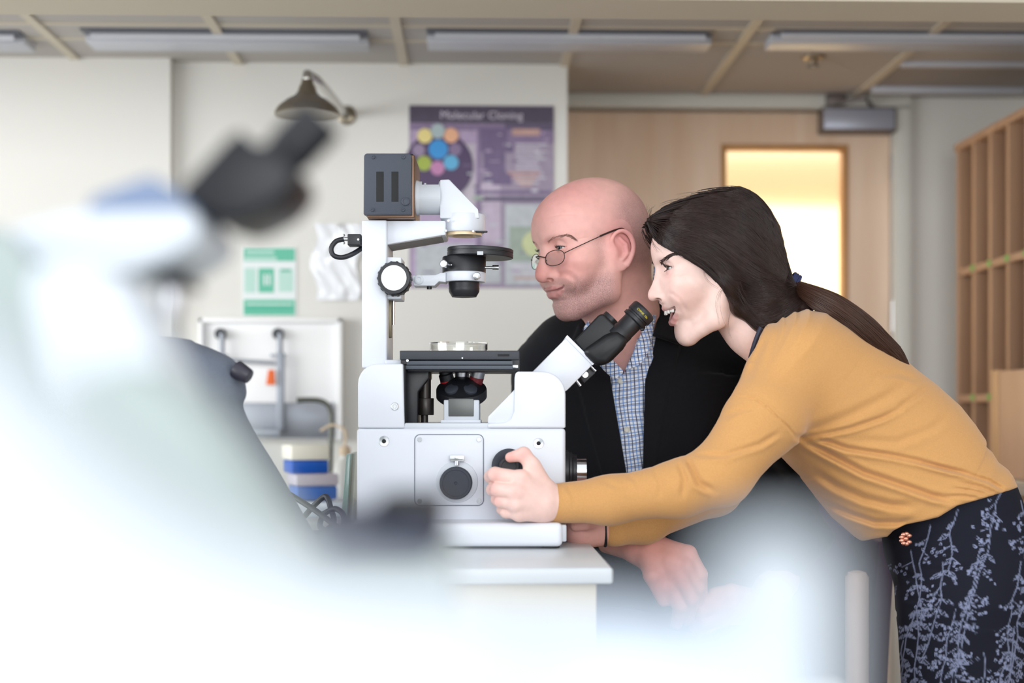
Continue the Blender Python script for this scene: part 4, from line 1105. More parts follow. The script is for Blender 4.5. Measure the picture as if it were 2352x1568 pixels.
# ------------------------------------------------------------------ the inverted microscope
def make_scope():
    wh = mat('scope_white', (217, 221, 229), rough=.38, noise=.012, nscale=9)
    wl = mat('scope_grey_white', (204, 209, 216), rough=.4)
    bk = mat('scope_black', (26, 27, 32), rough=.42, bump=.15, bscale=900)
    bg = mat('lamp_house_black', (58, 64, 76), rough=.55, bump=.35, bscale=700)
    kn = mat('knob_rubber', (52, 56, 66), rough=.7, bump=.4, bscale=900)
    dk = mat('recess_black', (16, 17, 20), rough=.7)
    ch = mat('chrome', (214, 216, 220), rough=.16, metal=1.0)
    al = mat('aluminium', (186, 188, 192), rough=.32, metal=.9)
    br = mat('brass', (190, 150, 80), rough=.3, metal=.9)
    cu = mat('bronzed_plate', (120, 92, 74), rough=.35, metal=.7)
    at = W(1060, 1260, 2.33)
    root = thing('inverted_microscope', 'white inverted microscope with black lamp house, stage and eyepieces on the bench', 'microscope', at)
    D0 = 2.27; DM = 2.37                                     # front face, optical axis
    ZB = V(0, 1260, 2.20)[2]
    def P2(pts, d): return [(V(x, y, d)[0], V(x, y, d)[2]) for x, y in pts]
    def rect(b, x0, y0, x1, y1, d0, d1, bev=.003):
        a, c = V(x0, y0, d0), V(x1, y1, d0); b.span((a[0], d0, c[2]), (c[0], d1, a[2]), bev, 3)
    # foot
    b = MB(); x0, x1 = V(800, 0, 2.19)[0], V(1292, 0, 2.19)[0]
    b.span((x0, 2.19, ZB+.004), (x1, 2.48, V(0, 1201, 2.19)[2]), .008, 4); b.build('foot_plate', wh, root)
    b = MB(); b.span((x1-.004, 2.21, ZB+.010), (x1+.007, 2.46, V(0, 1206, 2.2)[2]), .002); b.build('side_plate', wl, root)
    for x in (830, 1265):
        for d in (2.22, 2.45): b = MB(); c = V(x, 1250, d); b.cyl((c[0], d, ZB-.0005), (c[0], d, ZB+.006), .014); b.build('rubber_foot', dk, root)
    # lower body
    b = MB(); rect(b, 819, 983, 1299, 1202, D0, 2.46, .006); b.build('lower_body', wh, root)
    # upper towers and deck
    b = MB()
    pts = [(822, 983)]+[(p[0], p[1]) for p in arc(868, 881, 46, 180, 270, 8)]+[(926, 835), (929, 983)]
    b.prism(P2(pts, D0), D0, 2.46, .003, 3); b.build('rear_tower', wh, root)
    b = MB()
    pts = [(1299, 983), (1299, 925)]+[(p[0], p[1]) for p in arc(1247, 905, 52, 0, -90, 8)]+[(1190, 853), (1184, 856), (1182, 866), (1181, 945), (1174, 962), (1160, 970), (1120, 972), (1120, 983)]
    b.prism(P2(pts, D0), D0, 2.46, .003, 3); b.build('front_tower', wh, root)
    b = MB(); b.prism(P2([(1183, 893), (1183, 972), (1120, 972), (1121, 956)], D0+.008), D0+.008, 2.47, .002); b.build('gusset', wh, root)
    b = MB(); rect(b, 926, 971, 1184, 984, D0+.004, 2.46, .002); b.build('deck', wl, root)
    b = MB(); rect(b, 919, 838, 931, 980, D0+.004, 2.47, .001); b.build('side_seam', dk, root)
    # front plate, screws, knobs
    b = MB(); R = 12
    pts = arc(953+R, 998+R, R, 180, 270)+arc(1110-R, 998+R, R, 270, 360)+arc(1110-R, 1160-R, R, 0, 90)+arc(953+R, 1160-R, R, 90, 180)
    b.prism(P2(pts, D0-.0012), D0-.0012, D0+.002, .0006); pl = b.build('front_plate', wh, root)
    b = MB()
    pts2 = [(953+(x-953)*1.0, y) for x, y in pts]; L = [V(x, y, D0-.0004) for x, y in pts2]
    b.tube(L, .0011, 6, closed=True); b.build('plate_gap', mat('gap_grey', (120, 126, 138), rough=.6), pl)
    def screw(x, y, r, d=D0, par=root, name='screw', m=ch):
        s = MB(); k = r*d/FPX
        s.lathe([(0, .0012), (k*.45, .0012), (k*.5, .0020), (k*.9, .0020), (k, .0014), (k, -.001)], V(x, y, d), (0, -1, 0), 20, cap=False); s.build(name, m, par)
    for x, y in ((964, 1009), (1100, 1009), (1100, 1150), (964, 1150)): screw(x, y, 5.5, D0-.001, pl)
    screw(907, 933, 9)
    for x, y in ((882, 1013), (1237, 1018)):
        s = MB(); k = 12.5*D0/FPX
        s.lathe([(k*.35, -.003), (k*.4, .0010), (k*.92, .0012), (k, .0004), (k, -.001)], V(x, y, D0), (0, -1, 0), 24, cap=False); p = s.build('port', ch, root)
        s = MB(); s.cyl(V(x, y, D0+.001), V(x, y, D0-.0004), k*.42); s.build('port_hole', dk, p)
    b = MB(); c = V(1048, 1108, D0-.002); r = 37.5*2.25/FPX
    b.lathe([(r*1.30, 0), (r*1.26, .002), (r*1.1, .0035)], V(1050, 1106, D0-.001), (0, -1, 0), 40); b.build('knob_boss', wl, root)
    b = MB(); b.lathe([(r*.98, 0), (r, .002), (r, .018), (r*.94, .0205), (r*.82, .0208), (r*.80, .0200), (r*.1, .0200), (r*.08, .0185), (0, .0185)], c, (0, -1, 0), 48); b.build('side_knob', kn, root)
    b = MB(); a = V(1050, 1068, D0-.008); e = V(1050, 1058, D0-.008); b.cyl(a, e, .0036); b.box(V(1050, 1052, D0-.008), (.0235, .006, .0105), .0018); b.build('thumb_screw', ch, root)
    b = MB(); r = 40*2.24/FPX; c = V(1169, 1069, D0)
    b.lathe([(r*.8, 0), (r, .003), (r, .020), (r*.95, .0235), (r*.78, .0245), (r*.60, .0225)], c, (0, -1, 0), 48); fk = b.build('focus_knob', kn, root)
    b = MB(); b.lathe([(r*.58, .015), (r*.58, .034), (r*.52, .037), (r*.42, .0372), (r*.40, .0362), (0, .0362)], c, (0, -1, 0), 40); b.build('fine_focus', bk, fk)
    # side port, to the right
    b = MB(); a = V(1299, 1083, 2.36); X = np.array((1, 0, 0.))
    b.lathe([(.036, -.003), (.036, .004), (.033, .006), (.033, .010), (.029, .012), (.0285, .018)], a, X, 40); sp_ = b.build('side_port', bk, root)
    b = MB(); b.lathe([(.0235, .014), (.0235, .034), (.019, .034), (.019, .02)], a, X, 36); b.build('port_tube', ch, sp_)
    # pillar and arm
    b = MB(); rect(b, 831, 505, 889, 845, 2.325, 2.445, .003); b.build('pillar', wh, root)
    b = MB(); dA = 2.335
    b.prism(P2([(834, 506), (1024, 506), (1024, 540), (1012, 541), (889, 562), (834, 566)], dA), dA, 2.43, .003); b.build('arm', wh, root)
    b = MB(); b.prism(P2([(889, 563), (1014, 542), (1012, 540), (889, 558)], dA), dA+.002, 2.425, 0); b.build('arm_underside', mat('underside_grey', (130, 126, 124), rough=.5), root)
    # lamp house
    lamp = MB(); pts = []; R = 8
    x0, y0, x1, y1 = 836, 352, 945, 492
    pts = arc(x0+R, y0+R, R, 180, 270)+arc(x1-R, y0+R, R, 270, 360)+[(x1, y1), (x0-1, y1)]
    lamp.prism(P2(pts, 2.30), 2.30, 2.318, .0012); lh = lamp.build('lamp_house', bg, root)
    b = MB(); rect(b, 843, 355, 952, 501, 2.318, 2.455, .002); b.build('lamp_box', cu, lh)
    b = MB(); rect(b, 841, 353, 949, 498, 2.318, 2.44, .002); b.build('lamp_shell', bk, lh)
    for xa, xb in ((864, 881), (899, 915)): b = MB(); rect(b, xa, 394, xb, 463, 2.2994, 2.306, .0004); b.build('vent_slot', dk, lh)
    b = MB(); rect(b, 870, 494, 915, 503, 2.34, 2.42, .001); b.build('lamp_foot', cu, lh)
    for x, y in ((857, 361), (927, 361), (855, 482), (926, 482)): screw(x, y, 4.2, 2.30, lh, 'screw', bg)
    b = MB(); b.lathe([(.0066, 0), (.0066, .003), (.0058, .0036), (.0046, .0036), (.0044, .0028), (0, .0028)], V(932, 463, 2.30), (0, -1, 0), 24); b.build('lamp_knob', bg, lh)
    # lamp tube (open at the top), prism housing, field ring
    b = MB(); c = V(951, 455, DM-.005); rr = 38*DM/FPX; n = 64; L_ = V(1014, 455, DM)[0]-c[0]
    b.lathe([(rr*1.03, -.002), (rr*1.05, .003), (rr*1.05, .007), (rr, .009), (rr, .013), (rr*.9, .013)], c, X, 40, cap=False); b.build('tube_ring', wl, root)
    b = MB()
    for i in range(n):
        a0, a1 = 2*math.pi*i/n, 2*math.pi*(i+1)/n; am = math.degrees((a0+a1)/2)
        z = math.sin((a0+a1)/2); L0, L1 = .010, L_
        segs = [(L0, L1)] if z < .15 else [(L0, .0140), (L1-.0035, L1)]+([(.0180, .0212)] if z < .85 else [])
        if .15 <= z and math.cos((a0+a1)/2) < -.2 and z < .7: segs = [(L0, L1)]
        for l0, l1 in segs:
            for r_ in (rr, rr*.93):
                b.poly([c+np.array((l, r_*math.cos(a), r_*math.sin(a))) for l, a in ((l0, a0), (l1, a0), (l1, a1), (l0, a1))])
    b.build('lamp_tube', wl, root)
    b = MB(); dP = 2.335
    b.prism(P2([(1010, 411), (1031, 410), (1098, 479), (1101, 500), (1010, 500)], dP), dP+.006, 2.43, .002); b.build('prism_housing', wh, root)
    b = MB(); ax = V(1066, 500, DM); r = 47*DM/FPX
    b.lathe([(r*1.0, V(0, 494, DM)[2]-ax[2]), (r*1.02, V(0, 497, DM)[2]-ax[2]), (r*1.02, V(0, 532, DM)[2]-ax[2]), (r*.98, V(0, 535, DM)[2]-ax[2])], ax, (0, 0, 1), 48); fr_ = b.build('field_ring', wh, root)
    b = MB(); b.lathe([(r*.86, V(0, 533, DM)[2]-ax[2]), (r*.86, V(0, 542, DM)[2]-ax[2]), (r*.60, V(0, 542.5, DM)[2]-ax[2]), (r*.55, V(0, 538, DM)[2]-ax[2])], ax, (0, 0, 1), 48); b.build('field_lens_mount', mat('cream_ring', (238, 212, 172), rough=.35), fr_)
    b = MB(); q = V(1106, 532, 2.34); b.box(q, (.020, .004, .003), .001); b.build('iris_lever', bk, fr_)
    screw(1030, 507, 2.4, 2.334); screw(1024, 530, 2.4, 2.334); screw(1087, 531, 2.4, 2.334)
    # condenser
    ax = V(1066, 600, DM); zz = lambda y: V(0, y, DM)[2]-ax[2]
    b = MB(); k = 50*DM/FPX
    b.lathe([(k, zz(626)), (k, zz(592)), (k*.97, zz(590)), (k*.8, zz(589))], ax, (0, 0, 1), 48); cd = b.build('condenser_body', bk, root)
    b = MB(); c2 = V(1103, 582, DM); k2 = 76*DM/FPX
    tl = np.array((.035, 0, 1.0)); b.lathe([(k2*.98, -.0070), (k2, -.0060), (k2, -.0005), (k2*.985, .0000), (k2*.985, .0015), (k2, .0020), (k2, .0065), (k2*.98, .0075)], c2, tl, 56); b.build('phase_disc', bk, cd)
    b = MB(); b.box(V(1103, 581, DM-k2-.0005), (.010, .001, .006), .0003); b.build('disc_label', mat('label_grey', (190, 194, 200), rough=.5), cd)
    b = MB(); b.lathe([(.0065, 0), (.0065, .010), (.0055, .011), (0, .011)], V(1024, 607, DM-k+.004), (-.35, -1, 0), 24); b.cyl(V(1031, 607, DM-k+.002), V(1037, 608, DM-k-.010), .0025, .001); b.build('lock_screw', ch, cd)
    b = MB(); a = V(1114, 614, DM-.008); b.cyl(a, a+np.array((.013, 0, 0)), .0022); b.cyl(a+np.array((.012, 0, 0)), a+np.array((.023, 0, 0)), .0038, bev=.0006); b.build('centering_screw', ch, cd)
    b = MB(); k = 48*DM/FPX
    b.lathe([(k, zz(648)), (k*1.02, zz(646)), (k*1.02, zz(628)), (k, zz(626))], ax, (0, 0, 1), 48); cr = b.build('condenser_ring', wh, root)
    b = MB(); q = V(1094, 634, DM-k-.001); b.lathe([(.0062, 0), (.0062, .006), (.005, .007), (0, .007)], q, (.2, -1, 0), 22); b.build('clamp_screw', ch, cr)
    b = MB(); k = 35*DM/FPX
    b.lathe([(k, zz(648)), (k*1.02, zz(652)), (k*1.0, zz(660)), (k*1.02, zz(662)), (k*1.0, zz(670)), (k*.80, zz(682)), (k*.5, zz(683))], ax, (0, 0, 1), 48); b.build('condenser_lens', bk, cd)
    b = MB(); dC = 2.345
    b.prism(P2([(946, 632), (1000, 631), (1012, 626), (1024, 626), (1024, 648), (1008, 646), (998, 656), (950, 656)], dC), dC, 2.39, .0015); b.build('condenser_arm', wh, root)
    screw(962, 642, 11, dC-.0005, root, 'arm_screw', wl)
    b = MB(); b.cyl(V(986, 656, 2.36), V(986, 664, 2.36), .0042); b.build('arm_bolt', bk, root)
    b = MB(); rect(b, 886, 590, 922, 686, 2.33, 2.40, .002); b.build('condenser_carrier', wh, root)
    b = MB(); c = V(909, 643, 2.335); k = 38*2.30/FPX
    prof = [(k*.9, 0), (k, .003), (k, .034), (k*.95, .0375), (k*.80, .038)]
    b.lathe(prof, c, (0, -1, 0), 48)
    for i in range(18):
        a = i*2*math.pi/18; b.box(c+np.array((k*1.005*math.cos(a), -.018, k*1.005*math.sin(a))), (.0022, .028, .004), .0006, 1, basis((math.cos(a+1.57), 0, math.sin(a+1.57)), (0, 1, 0)))
    fw = b.build('height_knob', bk, root)
    b = MB(); b.lathe([(k*.78, .036), (k*.76, .0392), (0, .0396)], c, (0, -1, 0), 40); b.build('knob_cap', mat('cap_white', (240, 242, 248), rough=.2, coat=.4), fw)
    b = MB(); rect(b, 887, 684, 899, 775, 2.36, 2.375, .001); b.build('rack', mat('dark_rack', (96, 88, 70), rough=.3, metal=.7), root)
    b = MB(); a = V(904, 684, 2.368); b.cyl(a, V(904, 746, 2.368), .0022); b.build('guide_rod', ch, root)
    # stage
    ZT = 2.28
    b = MB(); rect(b, 918, 805, 1193, 826, ZT, 2.46, .0012); st = b.build('stage', mat('stage_black', (44, 48, 56), rough=.5, bump=.15, bscale=900), root)
    b = MB(); rect(b, 934, 828, 1178, 838, ZT+.002, 2.45, .0008); rect(b, 931, 839, 1178, 848, ZT-.001, 2.452, .0008); b.build('stage_carriage', mat('stage_grey', (66, 72, 82), rough=.45), st)
    for q_ in ((920, 822, 936, 838, ZT+.006, 2.44, .0015), (1174, 808, 1194, 850, ZT+.006, 2.44, .0015), (935, 848, 1192, 853, ZT+.012, 2.44, .0008)): b = MB(); rect(b, *q_); b.build('stage_rail', bk, st)
    b = MB(); rect(b, 1178, 838, 1190, 845, ZT-.002, ZT+.012, .0006); b.build('rail_stop', ch, st)
    b = MB(); rect(b, 1143, 813, 1170, 818, ZT-.0006, ZT+.004, .0003); b.build('stage_slot', dk, st)
    screw(936, 828, 3, ZT-.0005, st); screw(1062, 822, 1.6, ZT-.0005, st)
    b = MB(); rect(b, 885, 826, 936, 838, 2.31, 2.44, .002); b.build('stage_mount', wl, root)
    # under the stage
    b = MB(); b.prism(P2([(932, 845), (985, 845), (985, 868), (960, 900), (958, 975), (932, 975)], 2.31), 2.31, 2.40, .002); b.build('stage_bracket', bk, root)
    b = MB(); a = V(975, 850, 2.35); b.cyl(V(975, 975, 2.345), V(975, 950, 2.345), .006); b.cyl(V(977, 953, 2.345), V(977, 914, 2.345), .014, bev=.001); b.cyl(V(976, 914, 2.345), V(976, 850, 2.345), .010); b.build('stage_drive', mat('drive_dark', (46, 40, 38), rough=.3, metal=.5), root)
    ax = V(1060, 900, DM-.01); tz = np.array((0.0, -.42, .91))
    b = MB(); k = 58*DM/FPX
    b.lathe([(k*.93, -.011), (k, -.008), (k, .004), (k*.97, .007), (k*.80, .0095), (k*.45, .020), (0, .022)], ax, tz, 56); nz_ = b.build('nosepiece', bk, root)
    T = basis(tz); T = np.stack([np.cross((0, 1, 0), (0, 0, 1)), np.cross(tz/np.linalg.norm(tz), (1, 0, 0)), tz/np.linalg.norm(tz)], 1); T[:, 1] /= np.linalg.norm(T[:, 1])
    for ang in (233, 307):
        a = math.radians(ang); o = ax+T @ np.array((math.cos(a)*.025, math.sin(a)*.025, .013)); nd = T @ np.array((math.cos(a)*.35, math.sin(a)*.35, 1.0))
        b = MB(); b.lathe([(.0115, -.004), (.0115, .003), (.0100, .0042), (0, .0042)], o, nd, 28); b.build('port_cap', kn, nz_)
    def obj_(ang, parts, ln):
        a = math.radians(ang); o = ax+T @ np.array((math.cos(a)*.026, math.sin(a)*.026, .010)); nd = T @ np.array((math.cos(a)*.30, math.sin(a)*.30, 1.0)); nd /= np.linalg.norm(nd)
        first = None
        for nm, m_, pr in parts:
            b = MB(); b.lathe(pr, o, nd, 28); q = b.build(nm, m_, nz_)
    red = mat('red_ring', (190, 30, 40), rough=.4)
    obj_(150, [('objective', bk, [(.012, 0), (.012, .016), (.010, .018), (.010, .030), (.006, .034)]), ('objective_band', red, [(.0123, .004), (.0123, .0062)])], .03)
    obj_(30, [('objective', al, [(.0118, .012), (.0118, .028), (.0095, .030), (.0095, .038), (.006, .041)]), ('objective_base', mat('dark_red', (120, 36, 42), rough=.4, noise=.25, nscale=200), [(.012, 0), (.0122, .012)])], .03)
    obj_(90, [('objective', al, [(.012, .004), (.012, .016), (.0105, .017)]), ('objective_tip', bk, [(.0105, .017), (.0105, .026), (.006, .032)]), ('objective_band', br, [(.0108, .0172), (.0108, .0186)])], .03)
    b = MB(); rect(b, 1019, 918, 1101, 968, DM-.05, DM+.02, .002); b.build('nosepiece_block', wl, root)
    b = MB(); rect(b, 1030, 915, 1088, 956, DM-.0515, DM-.03, .001); b.build('slide_plate', mat('slide_grey', (92, 94, 92), rough=.35, metal=.4), root)
    b = MB(); rect(b, 1012, 964, 1104, 971, DM-.055, DM+.02, .001); b.build('block_base', wh, root)
    # head: slanted tube, prism box, two eyepieces
    b = MB(); dH = 2.315
    b.prism(P2([(1214, 862), (1302, 774), (1363, 836), (1301, 898), (1262, 905)], dH), dH, 2.44, .003); tb = b.build('observation_tube', wh, root)
    b = MB(); b.prism(P2([(1298, 775), (1303, 769), (1367, 833), (1361, 839)], dH-.002), dH-.003, 2.445, .001); b.build('tube_flange', wh, tb)
    for (xa, ya), (xb, yb) in (((1356, 838), (1369, 852)), ((1322, 870), (1334, 886))): b = MB(); b.cyl(V(xa, ya, dH+.02), V(xb, yb, dH+.02), .0024); b.build('selector_pin', ch, tb)
    b = MB(); b.prism(P2([(1330, 862), (1356, 840), (1368, 856), (1342, 880)], dH+.03), dH+.03, 2.40, .001); b.build('selector_block', bk, tb)
    screw(1344, 860, 8, dH+.029, tb, 'selector_screw', al)
    b = MB(); gl = mat('head_black', (20, 21, 24), rough=.42, coat=.0, spec=.35, bump=.08, bscale=600)
    b.prism(P2([(1318, 783), (1376, 722), (1386, 720), (1408, 742), (1428, 762), (1440, 772), (1428, 796), (1398, 826), (1360, 834)], dH+.004), dH+.004, 2.425, .006, 3)
    hd_ = b.build('binocular_head', gl, root)
    b = MB(); b.prism(P2([(1336, 806), (1390, 768), (1420, 756), (1446, 780), (1432, 802), (1396, 838), (1366, 838)], dH-.012), dH-.012, dH+.03, .010, 3); b.build('tube_cover', gl, hd_)
    dv = V(1480, 712, 2.33)-V(1410, 782, 2.33); dv[1] = 0; dv /= np.linalg.norm(dv)
    for d in (2.325, 2.390):
        o = V(1420, 772, d) if d < 2.35 else V(1396, 742, d)
        ep = MB(); s = .00069
        ep.lathe([(26*s, -.004), (26*s, .012), (25*s, .013), (25*s, .034), (27*s, .035), (32*s, .036), (32*s, .041), (29*s, .042), (29*s, .045), (32*s, .046), (32*s, .058), (30*s, .061), (27*s, .062), (22*s, .0605), (20*s, .058)] if d < 2.35 else
                 [(26*s, -.01), (26*s, .004), (24*s, .005), (24*s, .012), (18*s, .012)], o, dv, 40)
        e_ = ep.build('eyepiece', bk, hd_)
        if d < 2.35:
            t = MB(); t.ball(o+dv*.0375+np.array((.012, -.010, -.016)), (.0036, .003, .003), 10); t.build('diopter_stud', bk, e_)
            fc = bpy.data.curves.new('t', 'FONT'); fc.body = 'CWHK 10x'; fc.size = .0050; fc.align_x = 'CENTER'; fc.align_y = 'CENTER'; fc.extrude = .0002
            fo = bpy.data.objects.new('t', fc); me = fo.to_mesh(); n = len(me.vertices); co = np.empty(n*3); me.vertices.foreach_get('co', co); co = co.reshape(-1, 3)
            fs = [tuple(p.vertices) for p in me.polygons]; fo.to_mesh_clear()
            tx = np.cross(dv, (0, 1, 0)); rad = 32*s+.0003
            wv = []
            for x, y, z in co:
                x = -x; a = x/rad-.05; wv.append(o+dv*(.052+y)+(rad+z)*(np.array((0, -1, 0))*math.cos(a)-tx*math.sin(a)*-1))
            t = MB()
            vv = [t.bm.verts.new(tuple(p)) for p in wv]
            for f_ in fs:
                try: t.bm.faces.new([vv[i] for i in f_])
                except ValueError: pass
            t.build('eyepiece_marking', mat('yellow_paint', (206, 190, 60), rough=.5), e_, label='yellow lettering on the eyepiece')
            bpy.data.objects.remove(fo); bpy.data.curves.remove(fc)
    # lamp cable with its plug
    b = MB(); rect(b, 798, 537, 829, 563, 2.345, 2.375, .0015); pg = b.build('lamp_plug', bk, root)
    screw(823, 550, 2.6, 2.3445, pg)
    b = MB(); a = V(800, 549, 2.36); b.cyl(a, V(783, 549, 2.36), .0034); b.ball(V(790, 540, 2.36), .0022, 10); b.ball(V(790, 558, 2.36), .0022, 10); b.build('cable_clamp', ch, pg)
    b = MB(); b.tube(spline([V(790, 549, 2.36), V(772, 554, 2.36), V(761, 570, 2.36), V(766, 586, 2.36), V(785, 591, 2.36), V(808, 584, 2.36), V(831, 570, 2.37)], 8), .0042, 10); b.build('lamp_cable', mat('cable_black', (26, 28, 36), rough=.45), root)
    # petri dish on the stage
    gz = V(0, 805, ZT)[2]+.0004
    glass = mat('clear_plastic', (250, 250, 248), rough=.03, trans=1.0)
    pc = V(1053, 800, 2.365); pc[2] = gz; r = 67*2.365/FPX
    pd = thing('petri_dish', 'clear round petri dish with lid lying on the black microscope stage', 'petri dish', w3(pc))
    b = MB(); b.lathe([(0, 0), (r*.97, 0), (r*.97, .0130), (r*.945, .0130), (r*.945, .0016), (0, .0016)], pc, (0, 0, 1), 64, cap=False); b.build('dish', glass, pd)
    b = MB(); b.lathe([(0, .0160), (r, .0160), (r, .0045), (r*.98, .0045), (r*.98, .0144), (0, .0144)], pc, (0, 0, 1), 64, cap=False); b.build('lid', glass, pd)
    return root
# ------------------------------------------------------------------ the room (room frame)
CEIL = CZ+.933
def onY(px, py, Y):                                      # where a bearing meets the plane y = Y
    u = (px-CX)/FPX; d = Y/(CP-u*SP); return W(px, py, d)
def onZ(px, py, Z): 
    d = (Z-CZ)*FPX/(HY-py); return W(px, py, d)
def st(o): o['kind'] = 'structure'; return o
def room():
    wallm = mat('wall_paint', (230, 228, 222), rough=.85, bump=.05, bscale=150)
    ceilm = mat('ceiling_tile', (184, 179, 174), rough=.9, bump=.3, bscale=250)
    soff = mat('soffit_paint', (206, 196, 178), rough=.9)
    trim = mat('frame_paint', (222, 222, 214), rough=.5)
    Yb, Yd = 3.82, 4.19
    xr = onY(1303, 500, Yb)[0]; xl = onY(391, 500, 3.78)[0]
    def wall(name, a, b, m=wallm):
        q = MB(); q.span(a, b); return st(q.build(name, m, frame='W'))
    st(MB().span((-3.6, -.6, -.1), (2.2, 7.2, 0)).build('floor', mat('floor_vinyl', (150, 140, 128), rough=.5, noise=.05, nscale=12), frame='W'))
    st(MB().span((-3.6, 1.8, CEIL), (2.2, 7.2, CEIL+.1)).build('ceiling', ceilm, frame='W'))
    wall('wall_back', (xl, Yb, 0), (xr, Yb+.1, CEIL)); wall('wall_left', (-3.6, 3.78, 0), (xl, Yb+.1, CEIL))
    wall('wall_side', (xr-.1, Yb+.1, 0), (xr, Yd+.1, CEIL))
    dx0, dx1, dz = onY(1296, 500, Yd)[0], onY(2051, 500, Yd)[0], onY(1700, 252, Yd)[2]
    q = MB(); q.span((dx1, Yd, 0), (2.2, Yd+.12, CEIL)); q.span((xr-.1, Yd, dz), (dx1, Yd+.12, CEIL)); st(q.build('wall_far', wallm, frame='W'))
    wall('wall_right', (1.72, -.3, 0), (1.84, Yd, CEIL))
    q = MB(); zb = CZ+.80; y0, y1 = onZ(2352, 6, zb)[1], onZ(1176, 42, zb)[1]
    q.span((-3.6, y0, zb), (1.72, y1, CEIL+.02)); st(q.build('trim_1', soff, frame='W'))
    # T-bars and joints of the ceiling
    q = MB()
    for xa, ya in ((173, 133), (545, 138), (926, 138), (1298, 140), (1616, 214), (1977, 209)):
        p = onZ(xa, ya, CEIL); q.span((p[0]-.012, 2.4, CEIL-.006), (p[0]+.012, Yd, CEIL+.01))
    for ya in (94, 60): p = onZ(1085, ya, CEIL); q.span((-3.5, p[1]-.008, CEIL-.003), (1.72, p[1]+.008, CEIL+.01))
    st(q.build('trim_2', mat('t_bar', (206, 196, 178), rough=.6), frame='W'))
    # light slots
    lm = mat('fixture_grey', (196, 198, 206), rough=.4); dkm = mat('fixture_dark', (92, 94, 104), rough=.5)
    for k, (xa, xb, lab) in enumerate(((-620, 40, 'leftmost dark ceiling light slot cut off by the left picture edge'), (185, 842, 'unlit long ceiling light slot above the left wall corner'), (980, 1645, 'unlit long ceiling light slot above the purple poster'), (1780, 2440, 'unlit long ceiling light slot right of the ceiling bar, above the door'))):
        a = onZ(xa, 66, CEIL)+0; b = onZ(xb, 66, CEIL); y2 = onZ((xa+xb)/2, 100, CEIL)[1]; y1_ = onZ((xa+xb)/2, 66, CEIL)[1]
        r = thing('ceiling_light', lab, 'ceiling light', ((a[0]+b[0])/2, (y1_+y2)/2, CEIL), 'ceiling light slots')
        q = MB(); q.span((a[0], y1_, CEIL-.004), (b[0], y1_+.05, CEIL+.002)); q.build('slot', dkm, r, frame='W')
        q = MB(); q.span((a[0], y1_+.05, CEIL-.022), (b[0], y2, CEIL+.002), .004); q.build('reflector', lm, r, frame='W')
        q = MB(); q.tube([(a[0]+.02, y1_+.03, CEIL-.010), (b[0]-.02, y1_+.03, CEIL-.010)], .008, 12); q.build('lamp_tube', mat('tube_glass', (214, 216, 224), rough=.2), r, frame='W')
    p = onZ(1868, 130, CEIL); r = thing('sprinkler', 'small round sprinkler head in the ceiling before the door', 'sprinkler', p)
    MB().lathe([(.0, 0), (.032, 0), (.030, -.006), (.012, -.010), (.010, -.022), (0, -.024)], p, (0, 0, 1), 24, cap=False).build('escutcheon', mat('dull_brass', (150, 130, 104), rough=.4, metal=.4), r, frame='W')
    MB().lathe([(0, -.024), (.016, -.024), (.016, -.028), (0, -.028)], p, (0, 0, 1), 20, cap=False).build('deflector', dkm, r, frame='W')
    a, b = onZ(2010, 198, CEIL), onZ(2345, 145, CEIL)
    r = thing('ceiling_vent', 'grey square air vent in the ceiling above the pigeonhole shelves', 'vent', ((a[0]+b[0])/2, (a[1]+b[1])/2, CEIL))
    q = MB(); q.span((a[0], b[1], CEIL-.003), (a[0]+.42, a[1], CEIL+.01)); q.build('grille', mat('vent_grey', (150, 142, 136), rough=.6), r, frame='W')
    for y_, z_ in ((a[1], .02), (b[1], .012)): q = MB(); q.span((a[0]-.01, y_-.012, CEIL-z_), (a[0]+.43, y_+.012, CEIL+.01), .003); q.build('vent_frame', lm, r, frame='W')
    # door
    wd = wood('maple_veneer', (240, 213, 188), (228, 196, 166), (14, 14, 1.2), .45)
    g0, g1 = onY(1668, 337, Yd), onY(1943, 1010, Yd)
    r = thing('door_1', None, None, ((dx0+dx1)/2, Yd+.045, 0)); r['kind'] = 'structure'
    q = MB(); y0, y1 = Yd+.02, Yd+.065
    q.span((dx0+.004, y0, .01), (g0[0], y1, dz-.004)); q.span((g1[0], y0, .01), (dx1-.004, y1, dz-.004)); q.span((g0[0], y0, g0[2]), (g1[0], y1, dz-.004)); q.span((g0[0], y0, .01), (g1[0], y1, g1[2]))
    q.build('leaf', wd, r, frame='W')
    gm = bpy.data.materials.new('door_glass'); gm.use_nodes = True; b_ = gm.node_tree.nodes['Principled BSDF']
    b_.inputs['Transmission Weight'].default_value = 1; b_.inputs['Roughness'].default_value = .35; b_.inputs['IOR'].default_value = 1.05; b_.inputs['Base Color'].default_value = (1, .97, .90, 1)
    q = MB(); q.span((g0[0], Yd+.038, g1[2]), (g1[0], Yd+.044, g0[2])); q.build('glass_pane', gm, r, frame='W')
    q = MB()
    for a_, c_ in (((g0[0]-.012, y0-.004, g1[2]-.012), (g0[0]+.004, y1, g0[2]+.012)), ((g1[0]-.004, y0-.004, g1[2]-.012), (g1[0]+.012, y1, g0[2]+.012)), ((g0[0], y0-.004, g0[2]-.004), (g1[0], y1, g0[2]+.012)), ((g0[0], y0-.004, g1[2]-.012), (g1[0], y1, g1[2]+.004))): q.span(a_, c_, .002)
    q.build('glazing_bead', wood('bead_wood', (196, 146, 92), (180, 130, 80), (20, 20, 2)), r, frame='W')
    c0, c1 = onY(1884, 303, Yd), onY(2046, 256, Yd)
    q = MB(); q.span((c0[0], Yd-.045, c0[2]), (c1[0], Yd+.02, c1[2]), .004); q.build('closer_body', mat('closer_grey', (176, 180, 194), rough=.35, metal=.3), r, frame='W')
